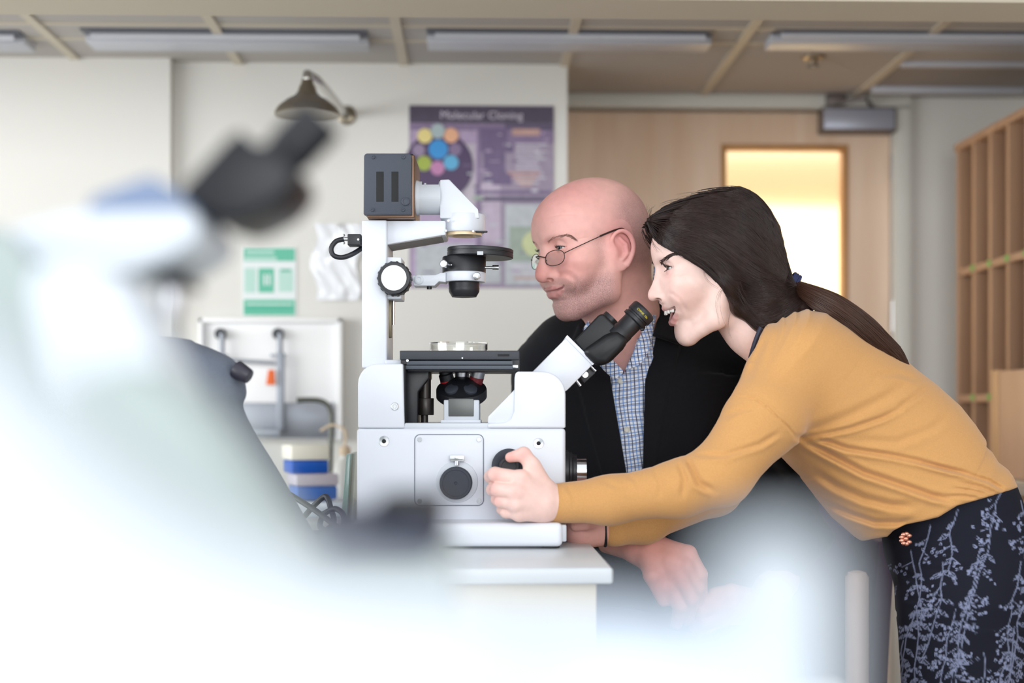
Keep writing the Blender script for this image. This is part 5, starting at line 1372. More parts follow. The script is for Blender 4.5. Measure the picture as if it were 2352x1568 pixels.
    q = MB(); q.span((c0[0]-.003, Yd-.040, c0[2]-.006), (c1[0]+.004, Yd+.018, c1[2]+.006), .002); q.build('closer_shade', mat('closer_shadow', (110, 98, 90), rough=.5), r, frame='W')  # dark slab around the closer body, its shadow added as a solid
    q = MB(); k0, k1 = onY(1890, 248, Yd), onY(1935, 222, Yd); q.span((k0[0], Yd-.05, k0[2]), (k1[0], Yd+.01, k1[2]), .004)
    q.tube([(k0[0]+.03, Yd-.03, k0[2]+.004), (k0[0]+.10, Yd-.10, k0[2]+.012), ((c0[0]+c1[0])/2+.04, Yd-.03, c1[2]+.008)], .007, 8); q.build('closer_arm', mat('closer_dark', (120, 112, 110), rough=.4, metal=.4), r, frame='W')
    q = MB()
    for ya, yb in ((355, 412), (690, 762)): p0, p1 = onY(2051, yb, Yd), onY(2051, ya, Yd); q.cyl((p0[0]+.004, Yd+.008, p0[2]), (p0[0]+.004, Yd+.008, p1[2]), .009)
    q.build('hinge', mat('hinge_metal', (200, 200, 200), rough=.3, metal=.7), r, frame='W')
    q = MB(); q.span((xr-.05, Yd-.03, dz), (dx1+.045, Yd+.02, onY(1700, 221, Yd)[2]), .003); q.span((dx1+.001, Yd-.03, 0), (dx1+.045, Yd+.02, dz+.01), .003); st(q.build('trim_3', trim, frame='W'))
    q = MB(); q.span((.2, Yd+.12, 0), (.21, 6.4, CEIL)); q.span((2.1, Yd+.12, 0), (2.2, 6.4, CEIL)); q.span((-.2, 6.4, 0), (2.2, 6.5, CEIL)); st(q.build('wall_corridor', mat('corridor_paint', (250, 240, 218), rough=.9), frame='W'))
    p0, p1 = onY(1805, 590, 6.4), onY(1860, 555, 6.4)
    # ---- on the back wall
    poster(Yb); notice(Yb); plastic_sheet(Yb); splash_unit(Yb); shower(Yb)
    shelves(); 
def sheet(b, Y, x0, y0, x1, y1, dy=0.0):
    a, c = onY(x0, y0, Y), onY(x1, y1, Y); b.poly([(a[0], Y-dy, c[2]), (c[0], Y-dy, c[2]), (c[0], Y-dy, a[2]), (a[0], Y-dy, a[2])])
def text(name, body, size, at, m, parent, align='CENTER', ext=.0003):
    fc = bpy.data.curves.new('t', 'FONT'); fc.body = body; fc.size = size; fc.align_x = align; fc.align_y = 'CENTER'; fc.extrude = ext
    fo = bpy.data.objects.new('t', fc); me = fo.to_mesh(); co = np.empty(len(me.vertices)*3); me.vertices.foreach_get('co', co); co = co.reshape(-1, 3)
    b = MB(); vv = [b.bm.verts.new((at[0]+x, at[1]-z, at[2]+y)) for x, y, z in co]
    for p in me.polygons:
        try: b.bm.faces.new([vv[i] for i in p.vertices])
        except ValueError: pass
    fo.to_mesh_clear(); bpy.data.objects.remove(fo); bpy.data.curves.remove(fc)
    return b.build(name, m, parent, frame='W')
def poster(Y):
    a, c = onY(940, 242, Y), onY(1272, 662, Y)
    r = thing('poster', 'purple science poster with coloured circles on the wall beside the door', 'poster', ((a[0]+c[0])/2, Y, c[2]))
    cols = [tuple(int(k+(176-k)*.22) for k in q) for q in [(150, 132, 160), (52, 40, 66), (196, 184, 200), (92, 70, 118), (196, 176, 204), (120, 96, 140), (214, 206, 222), (200, 150, 140), (176, 150, 190), (190, 196, 204), (150, 168, 152), (70, 56, 92), (206, 214, 150)]]
    ms = [mat('print_%d' % i, k, rough=.45, noise=.10, nscale=60) for i, k in enumerate(cols)]
    b = MB(); b.span((a[0], Y-.003, c[2]), (c[0], Y, a[2])); lay = [0.0032]
    def R(i, *q): b.mi = i; lay[0] += .00004; sheet(b, Y, *q, dy=lay[0])
    R(1, 940, 242, 1272, 285); R(5, 940, 285, 1272, 300); R(11, 1160, 285, 1272, 300)
    R(8, 945, 300, 1096, 420); R(3, 1100, 295, 1180, 350); R(3, 1110, 350, 1160, 420); R(5, 1165, 300, 1272, 330); R(7, 1176, 296, 1240, 312)
    R(2, 1060, 330, 1092, 470); R(2, 960, 420, 1085, 470); R(5, 1096, 300, 1104, 660); R(4, 1105, 420, 1150, 470); R(3, 1130, 395, 1175, 425)
    for k in range(9): R(6, 1185, 330+k*11, 1258-(k*17) % 23, 334+k*11)
    for k in range(4): R(7, 1165+k*9, 395+k*9, 1240-k*6, 400+k*9)
    R(11, 1100, 452, 1262, 463); R(3, 1090, 438, 1265, 446)
    R(4, 1108, 470, 1150, 560); R(9, 1160, 470, 1268, 655); R(8, 945, 470, 1094, 655); R(9, 955, 560, 1090, 650); R(9, 1108, 575, 1150, 650); R(10, 1170, 520, 1262, 600); R(6, 1175, 610, 1258, 616); R(6, 1175, 624, 1240, 630); R(7, 1180, 636, 1250, 641)
    b.mi = 12; q = onY(1228, 560, Y); b.poly([(q[0]+.034*math.cos(t), Y-.0048, q[2]+.034*math.sin(t)) for t in np.linspace(0, 6.283, 30, endpoint=False)])
    b.mi = 10; q = onY(1098, 455, Y); b.poly([(q[0]+.016*math.cos(t), Y-.0049, q[2]+.006*math.sin(t)) for t in np.linspace(0, 6.283, 20, endpoint=False)])
    for k in range(70):
        rr = random.Random(k); x = rr.uniform(945, 1255); y = rr.uniform(300, 640); R(rr.choice((2, 3, 4, 5, 6, 8, 9)), x, y, x+rr.uniform(6, 22), y+rr.uniform(2, 6))
    b.build('sheet', ms, r, frame='W')
    q = onY(1008, 372, Y); b = MB(); b.lathe([(0, 0), (.092, 0), (.092, .0004), (0, .0004)], (q[0], Y-.0056, q[2]-.012), (0, -1, 0), 40, cap=False); b.build('dark_disc', mat('dark_violet', (74, 54, 92), rough=.45), r, frame='W')
    for x, y, rad, col, nm in ((976, 313, 17, (232, 214, 140), 'yellow'), (1006, 302, 17, (170, 186, 190), 'grey'), (1036, 312, 17, (234, 176, 140), 'orange'), (1007, 344, 22, (52, 146, 214), 'blue'), (974, 376, 17, (160, 176, 70), 'green'), (1005, 387, 16, (190, 128, 172), 'pink'), (1036, 374, 17, (92, 172, 214), 'sky'), (962, 346, 14, (150, 132, 160), 'mauve'), (1046, 344, 14, (132, 112, 146), 'violet')):
        q = onY(x, y, Y); b = MB(); s = rad*Y/FPX; b.lathe([(0, .0006), (s, .0006), (s, 0), (0, 0)], (q[0], Y-.0062, q[2]), (0, -1, 0), 36, cap=False)
        b.build('circle', mat('circle_'+nm, col, rough=.45), r, frame='W', label=nm+' circle')
    text('title', 'Molecular Cloning', .030, onY(1106, 266, Y)+np.array((0, -.0042, 0)), mat('title_white', (214, 206, 222), rough=.5), r)
def notice(Y):
    a, c = onY(557, 567, Y), onY(681, 726, Y)
    r = thing('safety_notice', 'green and white safety notice on the wall above the white splash panel', 'sign', ((a[0]+c[0])/2, Y, c[2]))
    ms = [mat('notice_white', (232, 238, 238), rough=.4), mat('notice_green', (96, 190, 160), rough=.4), mat('notice_pale', (186, 222, 210), rough=.4), mat('notice_teal', (70, 176, 146), rough=.4)]
    b = MB(); b.span((a[0], Y-.003, c[2]), (c[0], Y, a[2]))
    for i, q in ((1, (560, 570, 678, 600)), (2, (562, 590, 636, 598)), (2, (566, 576, 630, 583)), (1, (594, 616, 630, 672)), (2, (562, 616, 588, 672)), (2, (640, 618, 674, 670)), (1, (560, 688, 678, 724)), (3, (562, 704, 676, 712)), (0, (606, 630, 611, 655)), (0, (616, 630, 621, 655)), (3, (645, 618, 668, 624)), (0, (566, 697, 672, 700))):
        b.mi = i; sheet(b, Y, *q, dy=.0034+.0001*len(b.bm.faces)/40)
    b.build('board', ms, r, frame='W')
def plastic_sheet(Y):
    a, c = onY(722, 515, Y), onY(836, 690, Y)
    r = thing('plastic_bag', 'crumpled clear white plastic bag hanging on the wall behind the lamp cable', 'bag', ((a[0]+c[0])/2, Y, c[2]))
    n = 26; vs = []; F = []
    for i in range(n):
        for j in range(n):
            u, v = i/(n-1), j/(n-1); x = a[0]+(c[0]-a[0])*u*(1-.15*v)+.01*math.sin(9*v); z = a[2]+(c[2]-a[2])*v
            vs.append((x, Y-.010-.004*math.sin(5*u+3*v)*math.sin(4*v+2*u)-.0012*math.sin(17*u-9*v), z))
    F = [(i*n+j, i*n+j+1, (i+1)*n+j+1, (i+1)*n+j) for i in range(n-1) for j in range(n-1)]
    np_mesh('film', np.array(vs), np.array(F), mat('plastic_film', (238, 240, 244), rough=.15, coat=.6), r, frame='W')
    q = onY(775, 520, Y); MB().cyl((q[0], Y-.022, q[2]), (q[0], Y, q[2]), .006).build('hook', mat('hook_white', (230, 230, 230)), r, frame='W')
def splash_unit(Y):
    pw = mat('panel_white', (250, 250, 250), rough=.3); dk = mat('tap_black', (40, 44, 50), rough=.4); ss = mat('steel', (150, 154, 162), rough=.4, metal=.6); gm = mat('post_grey', (160, 166, 176), rough=.45, metal=.3)
    a, c = onY(463, 732, Y), onY(789, 1010, Y)
    r = thing('splash_panel', 'white framed wash station panel with two black taps on the back wall', 'wash station', ((a[0]+c[0])/2, Y, c[2]))
    b = MB(); b.span((a[0], Y-.03, c[2]), (c[0], Y, a[2]), .004); b.build('panel', pw, r, frame='W')
    b = MB(); t = .012
    for q in (((a[0], Y-.05, c[2]), (a[0]+t, Y-.03, a[2])), ((c[0]-t, Y-.05, c[2]), (c[0], Y-.03, a[2])), ((a[0], Y-.05, a[2]-t), (c[0], Y-.03, a[2]))): b.span(*q, .002)
    b.build('panel_frame', pw, r, frame='W')
    for x in (512, 643):
        q = onY(x, 768, Y); b = MB(); b.lathe([(.015, 0), (.015, .012), (.010, .018), (.010, .035), (0, .036)], (q[0], Y-.03, q[2]), (0, -1, 0), 24); b.build('tap', dk, r, frame='W')
        b = MB(); b.cyl((q[0]+.008, Y-.06, q[2]), (q[0]+.008, Y-.06, q[2]-.06), .007); b.span((q[0]-.016, Y-.07, q[2]-.062), (q[0]+.022, Y-.05, q[2]-.055), .001); b.build('tap_spout', ss, r, frame='W')
    p0, p1 = onY(644, 1000, Y), onY(660, 812, Y); b = MB(); b.span((p0[0], Y-.075, p0[2]), (p1[0], Y-.05, p1[2]), .003); b.build('post', gm, r, frame='W')
    p0, p1 = onY(480, 840, Y), onY(640, 829, Y); b = MB(); b.tube([(p0[0], Y-.06, p1[2]+.004), (p1[0], Y-.06, p0[2]+.006)], .005, 10); b.build('rail', gm, r, frame='W')
    q = onY(632, 868, Y); b = MB(); b.prism([(q[0]-.012, q[2]-.020), (q[0]+.012, q[2]-.020), (q[0]+.010, q[2]+.020), (q[0]-.006, q[2]+.020)], Y-.088, Y-.078, .001); b.build('orange_tag', mat('orange', (238, 108, 40), rough=.5), r, frame='W', label='orange tag')
    p0, p1 = onY(560, 1005, Y), onY(770, 925, Y); b = MB(); b.span((p0[0], Y-.046, p0[2]), (p1[0], Y-.031, p1[2]), .002); b.build('steel_backing', ss, r, frame='W')
    p0, p1 = onY(590, 1000, Y), onY(657, 984, Y); b = MB(); b.span((p0[0], Y-.12, p0[2]), (p1[0], Y-.03, p1[2]), .003); b.build('ledge', gm, r, frame='W')
    # gooseneck tap stands before it on the back counter
    cz = onY(640, 1190, 3.32)[2]
    k = thing('counter', 'white counter along the back wall carrying blue and cream boxes', 'counter', (-.55, 3.5, 0))
    b = MB(); b.span((-1.9, 3.2, cz-.04), (-.05, 3.77, cz), .004); b.build('worktop', mat('counter_white', (220, 224, 226), rough=.4), k, frame='W')
    b = MB(); b.span((-1.9, 3.25, 0), (-.05, 3.75, cz-.04), .003); b.build('cabinet', mat('cabinet_cream', (224, 216, 196), rough=.5), k, frame='W')
    Yg = 3.62; q = onY(757, 1100, Yg)
    g = thing('gooseneck_tap', 'dark metal gooseneck tap on the back counter before the steel backing', 'tap', (q[0], Yg, cz))
    b = MB(); L = [(q[0], Yg, cz+.002)]+[tuple(onY(x, y, Yg)) for x, y in ((760, 1000), (760, 950), (752, 930), (735, 920), (710, 918), (682, 919))]
    b.tube(spline(L, 6), .0068, 12); b.build('spout', mat('tap_metal', (96, 98, 92), rough=.3, metal=.7), g, frame='W')
    b = MB(); b.cyl((q[0], Yg, cz), (q[0], Yg, cz+.035), .02, .016); b.build('tap_base', ss, g, frame='W')
    # two boxes and odds on the counter
    blue = mat('box_blue', (20, 92, 196), rough=.4); blue2 = mat('box_blue_pale', (70, 118, 200), rough=.4); cream = mat('box_cream', (246, 244, 230), rough=.6)
    Yx = 3.32
    def bx(x0, x1, y0, y1, ym, lab, m1, lid):
        p0, p1 = onY(x0, y1, Yx), onY(x1, y0, Yx); zm = onY(x0, ym, Yx)[2]
        t_ = thing('storage_box', lab, 'box', ((p0[0]+p1[0])/2, Yx+.06, p0[2]))
        xm, ym_ = (p0[0]+p1[0])/2, Yx+.06; w_ = (p1[0]-p0[0])*.80; an = math.radians(22); R_ = np.array(((math.cos(an), -math.sin(an), 0), (math.sin(an), math.cos(an), 0), (0, 0, 1)))
        B_ = MB(); B_.box((xm, ym_, (p0[2]+zm)/2), (w_, .085, zm-p0[2]), .004, 2, R_); B_.build('tub', m1, t_, frame='W')
        B_ = MB(); B_.box((xm, ym_, (p1[2]+zm)/2+.0004), (w_+.006, .090, p1[2]-zm), .006, 2, R_); B_.build('lid', lid, t_, frame='W'); return p0[2], p1[2]
    zc = onY(640, 1150, Yx)[2]
    bx(640, 750, 1022, 1088, 1058, 'bright blue box with cream lid, topmost of the stack on the counter', blue, cream)
    bx(650, 772, 1089, 1150, 1118, 'paler blue box with cream lid under the bright blue box', blue2, mat('box_mauve', (206, 200, 212), rough=.5))
    B_ = MB(); p0, p1 = onY(630, 1190, Yx), onY(790, 1152, Yx)
    t_ = thing('storage_box', 'clear shallow tray holding up the two blue boxes', 'tray', ((p0[0]+p1[0])/2, Yx+.06, cz))
    B_.span((p0[0], Yx-.01, cz), (p1[0], Yx+.14, p1[2]-.0005), .004); B_.build('tray', mat('tray_pale', (206, 216, 226), rough=.2, coat=.3), t_, frame='W')
    q = onY(792, 1100, 3.52); t_ = thing('wash_bottle', 'white wash bottle beside the blue boxes behind the microscope', 'bottle', (q[0], 3.52, cz))
    B_ = MB(); B_.lathe([(.028, 0), (.030, .006), (.030, .10), (.022, .125), (.012, .132), (.012, .145)], (q[0], 3.52, cz), (0, 0, 1), 28); B_.build('bottle', mat('bottle_white', (236, 236, 230), rough=.35), t_, frame='W')
    B_ = MB(); B_.lathe([(.014, .140), (.014, .160), (.006, .164)], (q[0], 3.52, cz), (0, 0, 1), 20); B_.tube(spline([(q[0], 3.52, cz+.16), (q[0], 3.52, cz+.20), (q[0]-.03, 3.52, cz+.215), (q[0]-.06, 3.52, cz+.20)], 6), .003, 8); B_.build('cap', mat('cap_tan', (222, 200, 170), rough=.5), t_, frame='W')
def shower(Y):
    m = mat('shower_nickel', (138, 128, 112), rough=.28, metal=.85); Ys = 3.35
    q = onY(706, 266, Ys); s = Ys/FPX
    r = thing('shower_head', 'nickel emergency shower head on a wall pipe above the blurred eyepiece', 'shower', (q[0], Y, q[2]))
    b = MB(); b.lathe([(0, .006), (66*s, .002), (74*s, 0), (74*s, 8*s), (66*s, 20*s), (46*s, 36*s), (30*s, 44*s), (22*s, 54*s), (19*s, 66*s), (14*s, 74*s), (13*s, 82*s)], q, (0, 0, 1), 44, cap=False); b.build('bell', m, r, frame='W')
    b = MB(); L = [q+np.array((0, 0, 78*s)), q+np.array((0, 0, 92*s)), q+np.array((0, .03, 100*s)), q+np.array((.02, .12, 98*s)), np.array((q[0]+.05, Y, q[2]+96*s))]
    b.tube(spline(L, 6), 11*s, 14); b.build('pipe', mat('shower_pipe', (190, 188, 184), rough=.2, metal=.9), r, frame='W')
    b = MB(); b.lathe([(.026, 0), (.026, .005), (.014, .010)], (q[0]+.05, Y, q[2]+96*s), (0, -1, 0), 24); b.build('flange', m, r, frame='W')
def shelves():
    wm = wood('shelf_wood', (184, 148, 118), (168, 132, 104), (16, 16, 1.5), .55)
    x0 = 1.372; zt = CZ+(945-324)*3.98/FPX; zs = [CZ+(945-624)*3.98/FPX, CZ+(945-915)*3.98/FPX]; zc = 1.035
    ys = [3.985, 3.86, 3.735, 3.61, 3.485, 3.36, 3.235]
    r = thing('pigeonhole_shelf', 'tall maple pigeonhole shelving along the right wall', 'shelf', (1.53, 3.6, zc))
    t = .020
    for y in ys:
        b = MB(); b.span((x0, y-t/2, zc), (1.69, y+t/2, zt-t)); b.build('partition', wm, r, frame='W')
    b = MB(); b.span((x0-.004, ys[-1]-t, zt-t), (1.69, ys[0]+t, zt), .001); b.build('top_board', wm, r, frame='W')
    for z in zs:
        b = MB(); b.span((x0-.002, ys[-1], z-t/2), (1.689, ys[0], z+t/2), .001); b.build('shelf_board', wm, r, frame='W')
    b = MB(); b.span((1.68, ys[-1], zc), (1.70, ys[0], zt)); b.build('back_board', wm, r, frame='W')
    gm = mat('green_sticker', (120, 176, 90), rough=.6); k = 0
    for z in zs:
        for y in ys[1:-1]:
            k += 1; b = MB(); b.span((x0-.0035, y-.012, z-.006), (x0-.002, y+.012, z+.010)); b.build('sticker', gm, r, frame='W', label='small green sticker')
    q = thing('side_counter', 'grey topped wooden cabinet under the pigeonhole shelves', 'counter', (1.5, 3.4, 0))
    b = MB(); b.span((1.30, 1.9, zc-.035), (1.715, 4.17, zc), .004); b.build('worktop', mat('counter_grey', (168, 160, 152), rough=.35), q, frame='W')
    for k in range(4):
        y0 = 1.92+.56*k; b = MB(); b.span((1.325, y0+.004, .08), (1.345, y0+.552, zc-.045), .002); d = b.build('door', wm, q, frame='W')
        b = MB(); b.tube([(1.322, y0+.5, .82), (1.305, y0+.5, .82), (1.305, y0+.5, .92), (1.322, y0+.5, .92)], .005, 8); b.build('handle', mat('handle_metal', (180, 180, 180), rough=.3, metal=.9), d, frame='W')
    b = MB(); b.span((1.345, 1.92, .0), (1.71, 4.16, zc-.035)); b.build('carcass', wm, q, frame='W')
    p = onY(2303, 1085, 3.50); t_ = thing('wooden_board', 'pale wooden board leaning on the front of the pigeonhole shelves', 'board', (1.352, 3.40, zc))
    b = MB(); zt2 = CZ+(945-852)*3.62/FPX; b.span((1.338, 3.25, zc), (1.366, 3.615, zt2), .002); b.build('panel', wood('pale_wood', (206, 170, 142), (196, 158, 128), (12, 12, 1.4)), t_, frame='W')
    b = MB(); b.span((1.334, 3.575, zc), (1.369, 3.625, zt2+.003), .002); b.build('edge_strip', wood('edge_wood', (200, 160, 120), (190, 150, 110), (12, 12, 1.4)), t_, frame='W')

# ------------------------------------------------------------------ benches, near things, chair
def benches():
    top = mat('bench_top', (206, 212, 216), rough=.32); cab = mat('bench_cream', (226, 214, 186), rough=.5)
    ZB = V(0, 1260, 2.20)[2]
    c = W(1408, 1298, 1.934); r = thing('lab_bench', 'pale grey lab bench carrying the inverted microscope', 'bench', (-.7, 2.2, 0))
    b = MB(); b.span((-1.9, c[1], ZB-.022), (c[0], c[1]+.60, ZB), .004, 3); b.build('worktop', top, r, frame='W')
    b = MB(); b.span((-1.88, c[1]+.03, .06), (c[0]-.02, c[1]+.57, ZB-.022), .002); b.build('cabinet', cab, r, frame='W')
    b = MB(); b.span((-1.86, c[1]+.07, 0), (c[0]-.05, c[1]+.55, .06)); b.build('plinth', mat('plinth_dark', (60, 58, 56)), r, frame='W')
    # grey cover over an instrument, left on the bench
    at = W(380, 1290, 2.05); at[2] = ZB
    cov = mat('grey_cloth', (104, 112, 126), rough=.9, noise=.12, nscale=500, bump=.5, bscale=500)
    t = thing('covered_instrument', 'dark grey cloth cover draped over an instrument left of the inverted microscope', 'cover', at)
    secs = [((240, 784), (440, 783), 2.08, .06), ((180, 807), (500, 806), 2.08, .07), ((132, 840), (548, 838), 2.08, .08), ((116, 902), (564, 900), 2.08, .085), ((124, 936), (556, 934), 2.08, .088), ((92, 1000), (588, 1000), 2.08, .09), ((38, 1086), (642, 1085), 2.08, .10), ((-68, 1270), (748, 1265), 2.08, .105)]
    def f(P):
        d = loft(P, secs, .008)
        d = d+.0015*vnoise(P, 26, 1)*np.clip((1.28-P[:, 2])*8, 0, 1)
        return smax(d, ZB-P[:, 2], .003)
    v, fc = sdf_mesh(f, (-.85, 1.90, ZB-.01), (-.20, 2.28, 1.34), .004)
    np_mesh('cloth', v, fc, cov, t)
    b = MB(); b.cyl(V(540, 846, 2.05), V(574, 866, 2.045), .014, .011, bev=.003); b.build('cover_knob', mat('cover_knob', (46, 44, 56), rough=.4), t)
    # cables coiled on the bench
    cm = mat('cable_dark', (42, 46, 56), rough=.5)
    z = lambda p: np.array(p)
    q = W(735, 1190, 2.35); q[2] = ZB
    t = thing('power_cable', 'tangled black power cable on the bench left of the microscope', 'cable', q)
    b = MB()
    for L in ([(640, 1120, 2.40), (690, 1150, 2.38), (730, 1176, 2.34), (782, 1215, 2.28)], [(700, 1185, 2.38), (722, 1160, 2.36), (748, 1140, 2.35), (760, 1168, 2.34), (766, 1200, 2.35), (740, 1225, 2.36)],
              [(742, 1180, 2.33), (768, 1168, 2.32), (786, 1178, 2.30), (794, 1200, 2.29)], [(740, 1185, 2.36), (736, 1210, 2.34), (762, 1222, 2.30), (786, 1212, 2.28)]):
        b.tube(spline([V(*p) for p in L], 8), .0048, 9)
    b.build('cord', cm, t)
    b = MB(); L = [V(640, 1252, 2.30), V(700, 1250, 2.32), V(760, 1246, 2.36), V(740, 1238, 2.42), V(690, 1240, 2.42)]
    for p in L: p[2] = ZB+.005
    b.tube(spline(L, 8), .0048, 9); b.build('cord_end', cm, t)
    p0 = W(803, 1250, 2.44); p0[2] = ZB
    t = thing('glass_plate', 'greenish glass plate standing on edge beside the microscope', 'glass plate', p0)
    b = MB(); b.prism([(V(790, 1238, 2.46)[0], ZB), (V(803, 1238, 2.46)[0], ZB), (V(815, 1040, 2.46)[0], V(0, 1040, 2.46)[2]), (V(805, 1040, 2.46)[0], V(0, 1040, 2.46)[2])], 2.40, 2.55, .001)
    b.build('pane', mat('green_glass', (170, 196, 188), rough=.1, trans=.5), t)
def near_things():
    wh = mat('near_white', (184, 191, 197), rough=.4); wg = mat('near_grey_white', (158, 169, 167), rough=.45); bk = mat('near_black', (13, 15, 22), rough=.4, spec=.35); gb = mat('near_slate', (112, 128, 156), rough=.5)
    ZB = .955
    r = thing('near_bench', 'white bench under the blurred instruments nearest the camera', 'bench', (-.2, .8, 0))
    b = MB(); b.span((-1.2, .16, ZB-.03), (.34, 1.30, ZB), .005); b.build('worktop', mat('near_bench_top', (190, 197, 200), rough=.35), r, frame='W')
    b = MB(); b.span((-1.18, .20, 0), (.30, 1.26, ZB-.03), .003); b.build('cabinet', mat('near_cabinet', (222, 226, 224), rough=.5), r, frame='W')
    def P2(pts, d): return [(V(x, y, d)[0], V(x, y, d)[2]) for x, y in pts]
    # upright microscope with the black eyepiece
    at = W(250, 900, .88); at[2] = ZB
    r = thing('upright_microscope', 'blurred white upright microscope with black eyepiece head pointing up right, at left', 'microscope', at)
    b = MB(); b.prism(P2([(60, 545), (210, 506), (470, 500), (492, 530), (486, 570), (420, 612), (330, 640), (180, 640), (90, 600)], .86), .82, .93, .006, 3); b.build('head_arm', mat('near_bright_white', (200, 206, 213), rough=.4), r)
    b = MB(); b.prism(P2([(222, 502), (230, 466), (368, 416), (440, 462), (482, 502)], .86), .835, .915, .004, 3); b.build('turret_mount', gb, r)
    b = MB(); b.prism(P2([(432, 456), (556, 322), (580, 334), (606, 352), (640, 345), (690, 395), (700, 432), (660, 482), (600, 516), (555, 530), (498, 510)], .86), .83, .915, .008, 3); hd = b.build('binocular_head', bk, r)
    o = V(640, 375, .86); dv = V(735, 280, .86)-V(625, 395, .86); dv[1] = 0; dv /= np.linalg.norm(dv); s = .86/FPX
    b = MB(); b.lathe([(52*s, -30*s), (54*s, 30*s), (58*s, 34*s), (58*s, 120*s), (54*s, 146*s), (46*s, 148*s), (42*s, 142*s)], o, dv, 36); b.build('eyepiece', bk, hd)
    b = MB(); b.lathe([(46*s, -10*s), (46*s, 20*s), (30*s, 20*s)], V(570, 345, .90), dv, 30); b.build('eyepiece_socket', bk, hd)
    b = MB(); b.prism(P2([(312, 612), (330, 596), (448, 646), (432, 668)], .87), .84, .90, .003); b.build('nosepiece', bk, r)
    b = MB(); b.cyl(V(392, 650, .87), V(392, 725, .87), 27*s, 22*s, bev=.001); b.build('objective', mat('near_chrome', (226, 226, 232), rough=.3, metal=.6), r)
    b = MB(); b.cyl(V(310, 625, .885), V(318, 700, .885), 24*s, 18*s, bev=.001); b.build('objective_side', mat('near_tan', (206, 186, 170), rough=.4), r)
    b = MB(); pts = [(-140, 560), (60, 545), (150, 640), (240, 760), (330, 900), (420, 1030), (440, 1080), (300, 1090), (120, 1000), (-140, 900)]
    b.prism(P2([tuple(p) for p in spline(pts, 4, True)], .86), .80, .95, .008, 3); b.build('limb', wg, r)
    b = MB(); b.prism(P2([tuple(p) for p in spline([(140, 640), (290, 640), (370, 760), (440, 900), (490, 1030), (460, 1062), (320, 1062), (240, 980), (160, 830)], 4, True)], .70), .66, .73, .006, 3); b.build('lamp_arm', mat('near_bright_white', (200, 206, 213), rough=.4), r)
    zb2 = V(0, 1090, .86)[2]
    b = MB(); b.span((V(-140, 0, .86)[0], .80, ZB), (V(430, 0, .86)[0], .98, zb2+.02), .010, 3); b.build('base', wg, r)
    # a white instrument right before the lens
    d = .26; at = W(900, 1500, d); at[2] = ZB
    r = thing('laboratory_instrument', 'very blurred white instrument filling the bottom left nearest the camera', 'instrument', at)
    zb = ZB
    def down(pts, d): return P2(pts, d)+[(V(pts[-1][0], 0, d)[0], zb+.001), (V(pts[0][0], 0, d)[0], zb+.001)]
    b = MB(); b.prism(down([(-420, 720), (-200, 720), (0, 860), (120, 1010), (260, 1140), (440, 1240), (640, 1310), (900, 1370), (1250, 1385)], d), d, d+.03, .004, 3); b.build('housing', wh, r)
    b = MB(); b.prism(down([(100, 1100), (190, 880), (320, 825), (430, 900), (525, 1010), (610, 1130), (715, 1270)], .50), .48, .54, .004, 3); b.build('arm', wg, r)
    b = MB(); b.prism(down([(1180, 1420), (1460, 1410), (1640, 1440), (1740, 1500)], d+.02), d-.01, d+.05, .004, 3); b.build('foot', mat('near_blue_white', (190, 202, 216), rough=.4), r)
    # black plate on a low white box behind it
    d2 = .62; at = W(860, 1400, d2); at[2] = ZB
    r = thing('bench_instrument', 'blurred low white instrument with a black top plate before the microscope', 'instrument', at)
    a, c = V(640, 1275, d2), V(1030, 1275, d2); b = MB(); b.span((a[0], d2, ZB), (c[0], d2+.12, a[2]), .004); b.build('housing', wg, r)
    a, c = V(690, 1272, d2-.01), V(1000, 1200, d2-.01); b = MB(); b.span((a[0], d2-.01, a[2]), (c[0], d2+.09, c[2]), .004); b.build('top_plate', mat('near_dark', (40, 45, 66), rough=.5), r)
    a, c = V(850, 1205, d2), V(1015, 1140, d2); b = MB(); b.span((a[0], d2, a[2]), (c[0], d2+.06, c[2]), .004); b.build('black_block', bk, r)
    # white lamp column at right, next to the lens
    d3 = .27; at = W(1800, 1500, d3); at[2] = ZB
    r = thing('lamp_column', 'very blurred white column before the seated man, nearest the camera at right', 'lamp', at)
    q = V(1780, 1500, d3); q[2] = ZB; h = V(0, 1225, d3)[2]-ZB; k = 148*d3/FPX; cw = mat('column_white', (182, 190, 197), rough=.5)
    b = MB(); b.lathe([(k*1.05, .0), (k*1.05, .01), (k, .012), (k, h-.014), (k*.9, h-.005), (k*.6, h), (0, h)], q, (0, 0, 1), 40); b.build('column', cw, r)
    b = MB(); b.lathe([(k*1.5, .0), (k*1.5, .05), (k*1.3, .058), (0, .058)], q, (0, 0, 1), 40); b.build('column_base', wg, r)
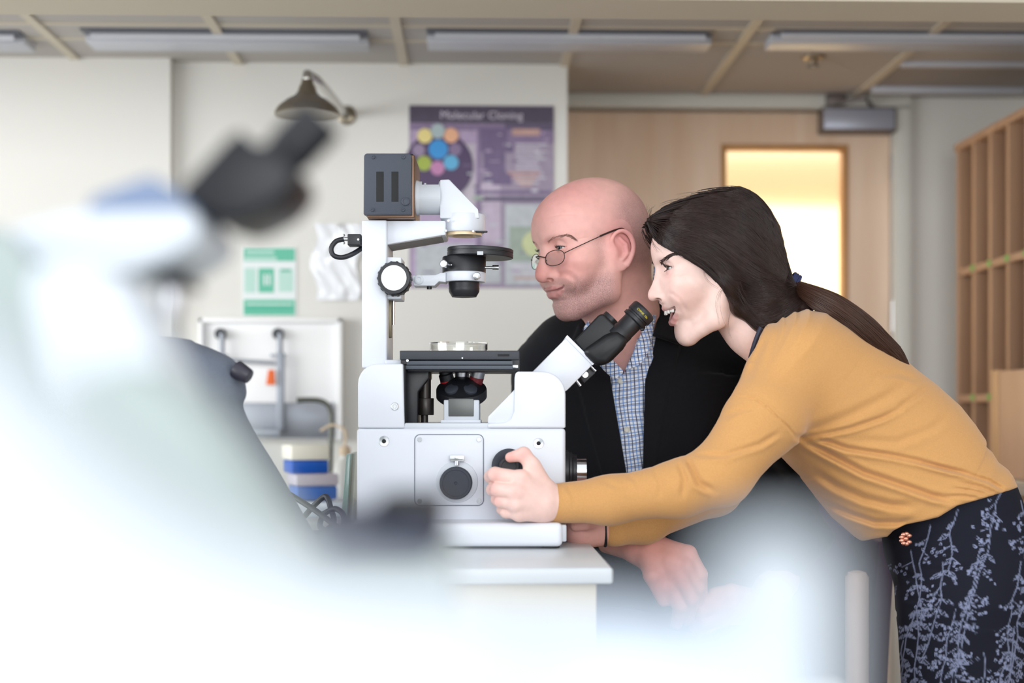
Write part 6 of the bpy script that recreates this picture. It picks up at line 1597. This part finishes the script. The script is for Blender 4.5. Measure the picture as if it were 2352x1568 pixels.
def chair():
    pu = mat('purple_plastic', (74, 34, 80), rough=.5); wl = wood('chair_wood', (226, 176, 132), (212, 160, 114), (20, 20, 2))
    pk = mat('pale_post', (236, 210, 198), rough=.5)
    hip = V(1480, 1500, 2.72); hip[2] = 0; at = w3(hip)
    r = thing('chair', 'high purple chair with pale wooden frame under the seated man', 'chair', at)
    zs = .615
    b = MB(); b.box((hip[0]+.04, 2.725, zs-.012), (.48, .36, .024), .010, 3); b.build('seat', pu, r)
    L = [V(2008, 1700, 2.72), V(2012, 1560, 2.72), V(2020, 1400, 2.72), V(2032, 1240, 2.72)]
    ps = spline([(p[0], p[2]) for p in L], 6)
    pts = [(p[0]-.018, p[1]) for p in ps]+[(p[0]+.018, p[1]) for p in ps[::-1]]
    b = MB(); b.prism([(hip[0]+.24, zs), (hip[0]+.26, zs-.03)]+[(pts[i][0], pts[i][1]) for i in range(len(pts)-1, -1, -1)], 2.70, 2.885, .006, 3); b.build('backrest_edge', pu, r)
    b = MB(); b.prism([(V(x, y, 2.88)[0], V(x, y, 2.88)[2]) for x, y in spline([(1700, 1690), (1690, 1500), (1690, 1270), (1720, 1186), (1800, 1150), (1940, 1146), (2018, 1176), (2040, 1236), (2030, 1400), (2018, 1560), (2014, 1690)], 4)], 2.88, 2.905, .006, 3); b.build('backrest', pu, r)
    for dx in (-.18, .27):
        for dy in (-.155, .155):
            b = MB(); b.cyl((hip[0]+dx*1.05, 2.725+dy*1.1, 0), (hip[0]+dx, 2.725+dy, zs-.02), .016, .018); b.build('leg', wl, r)
    b = MB(); b.tube([(hip[0]-.187, 2.56, .26), (hip[0]+.28, 2.56, .26), (hip[0]+.28, 2.89, .26), (hip[0]-.187, 2.89, .26)], .010, 10, closed=True); b.build('foot_ring', mat('chair_metal', (180, 180, 184), rough=.3, metal=.9), r)
    q = V(1968, 1310, 2.58); b = MB(); b.lathe([(.021, zs-.02-q[2]), (.021, -.012), (.016, -.003), (.006, 0), (0, 0)], q, (0, 0, 1), 28); b.build('arm_post', pk, r)
    q2 = V(1968, 0, 2.58); b = MB(); b.tube([(q2[0], 2.58, zs-.012), (hip[0]+.22, 2.62, zs-.016)], .014, 10); b.build('arm_bracket', wl, r)
room(); benches(); make_scope(); near_things(); chair()
make_woman(); make_man()
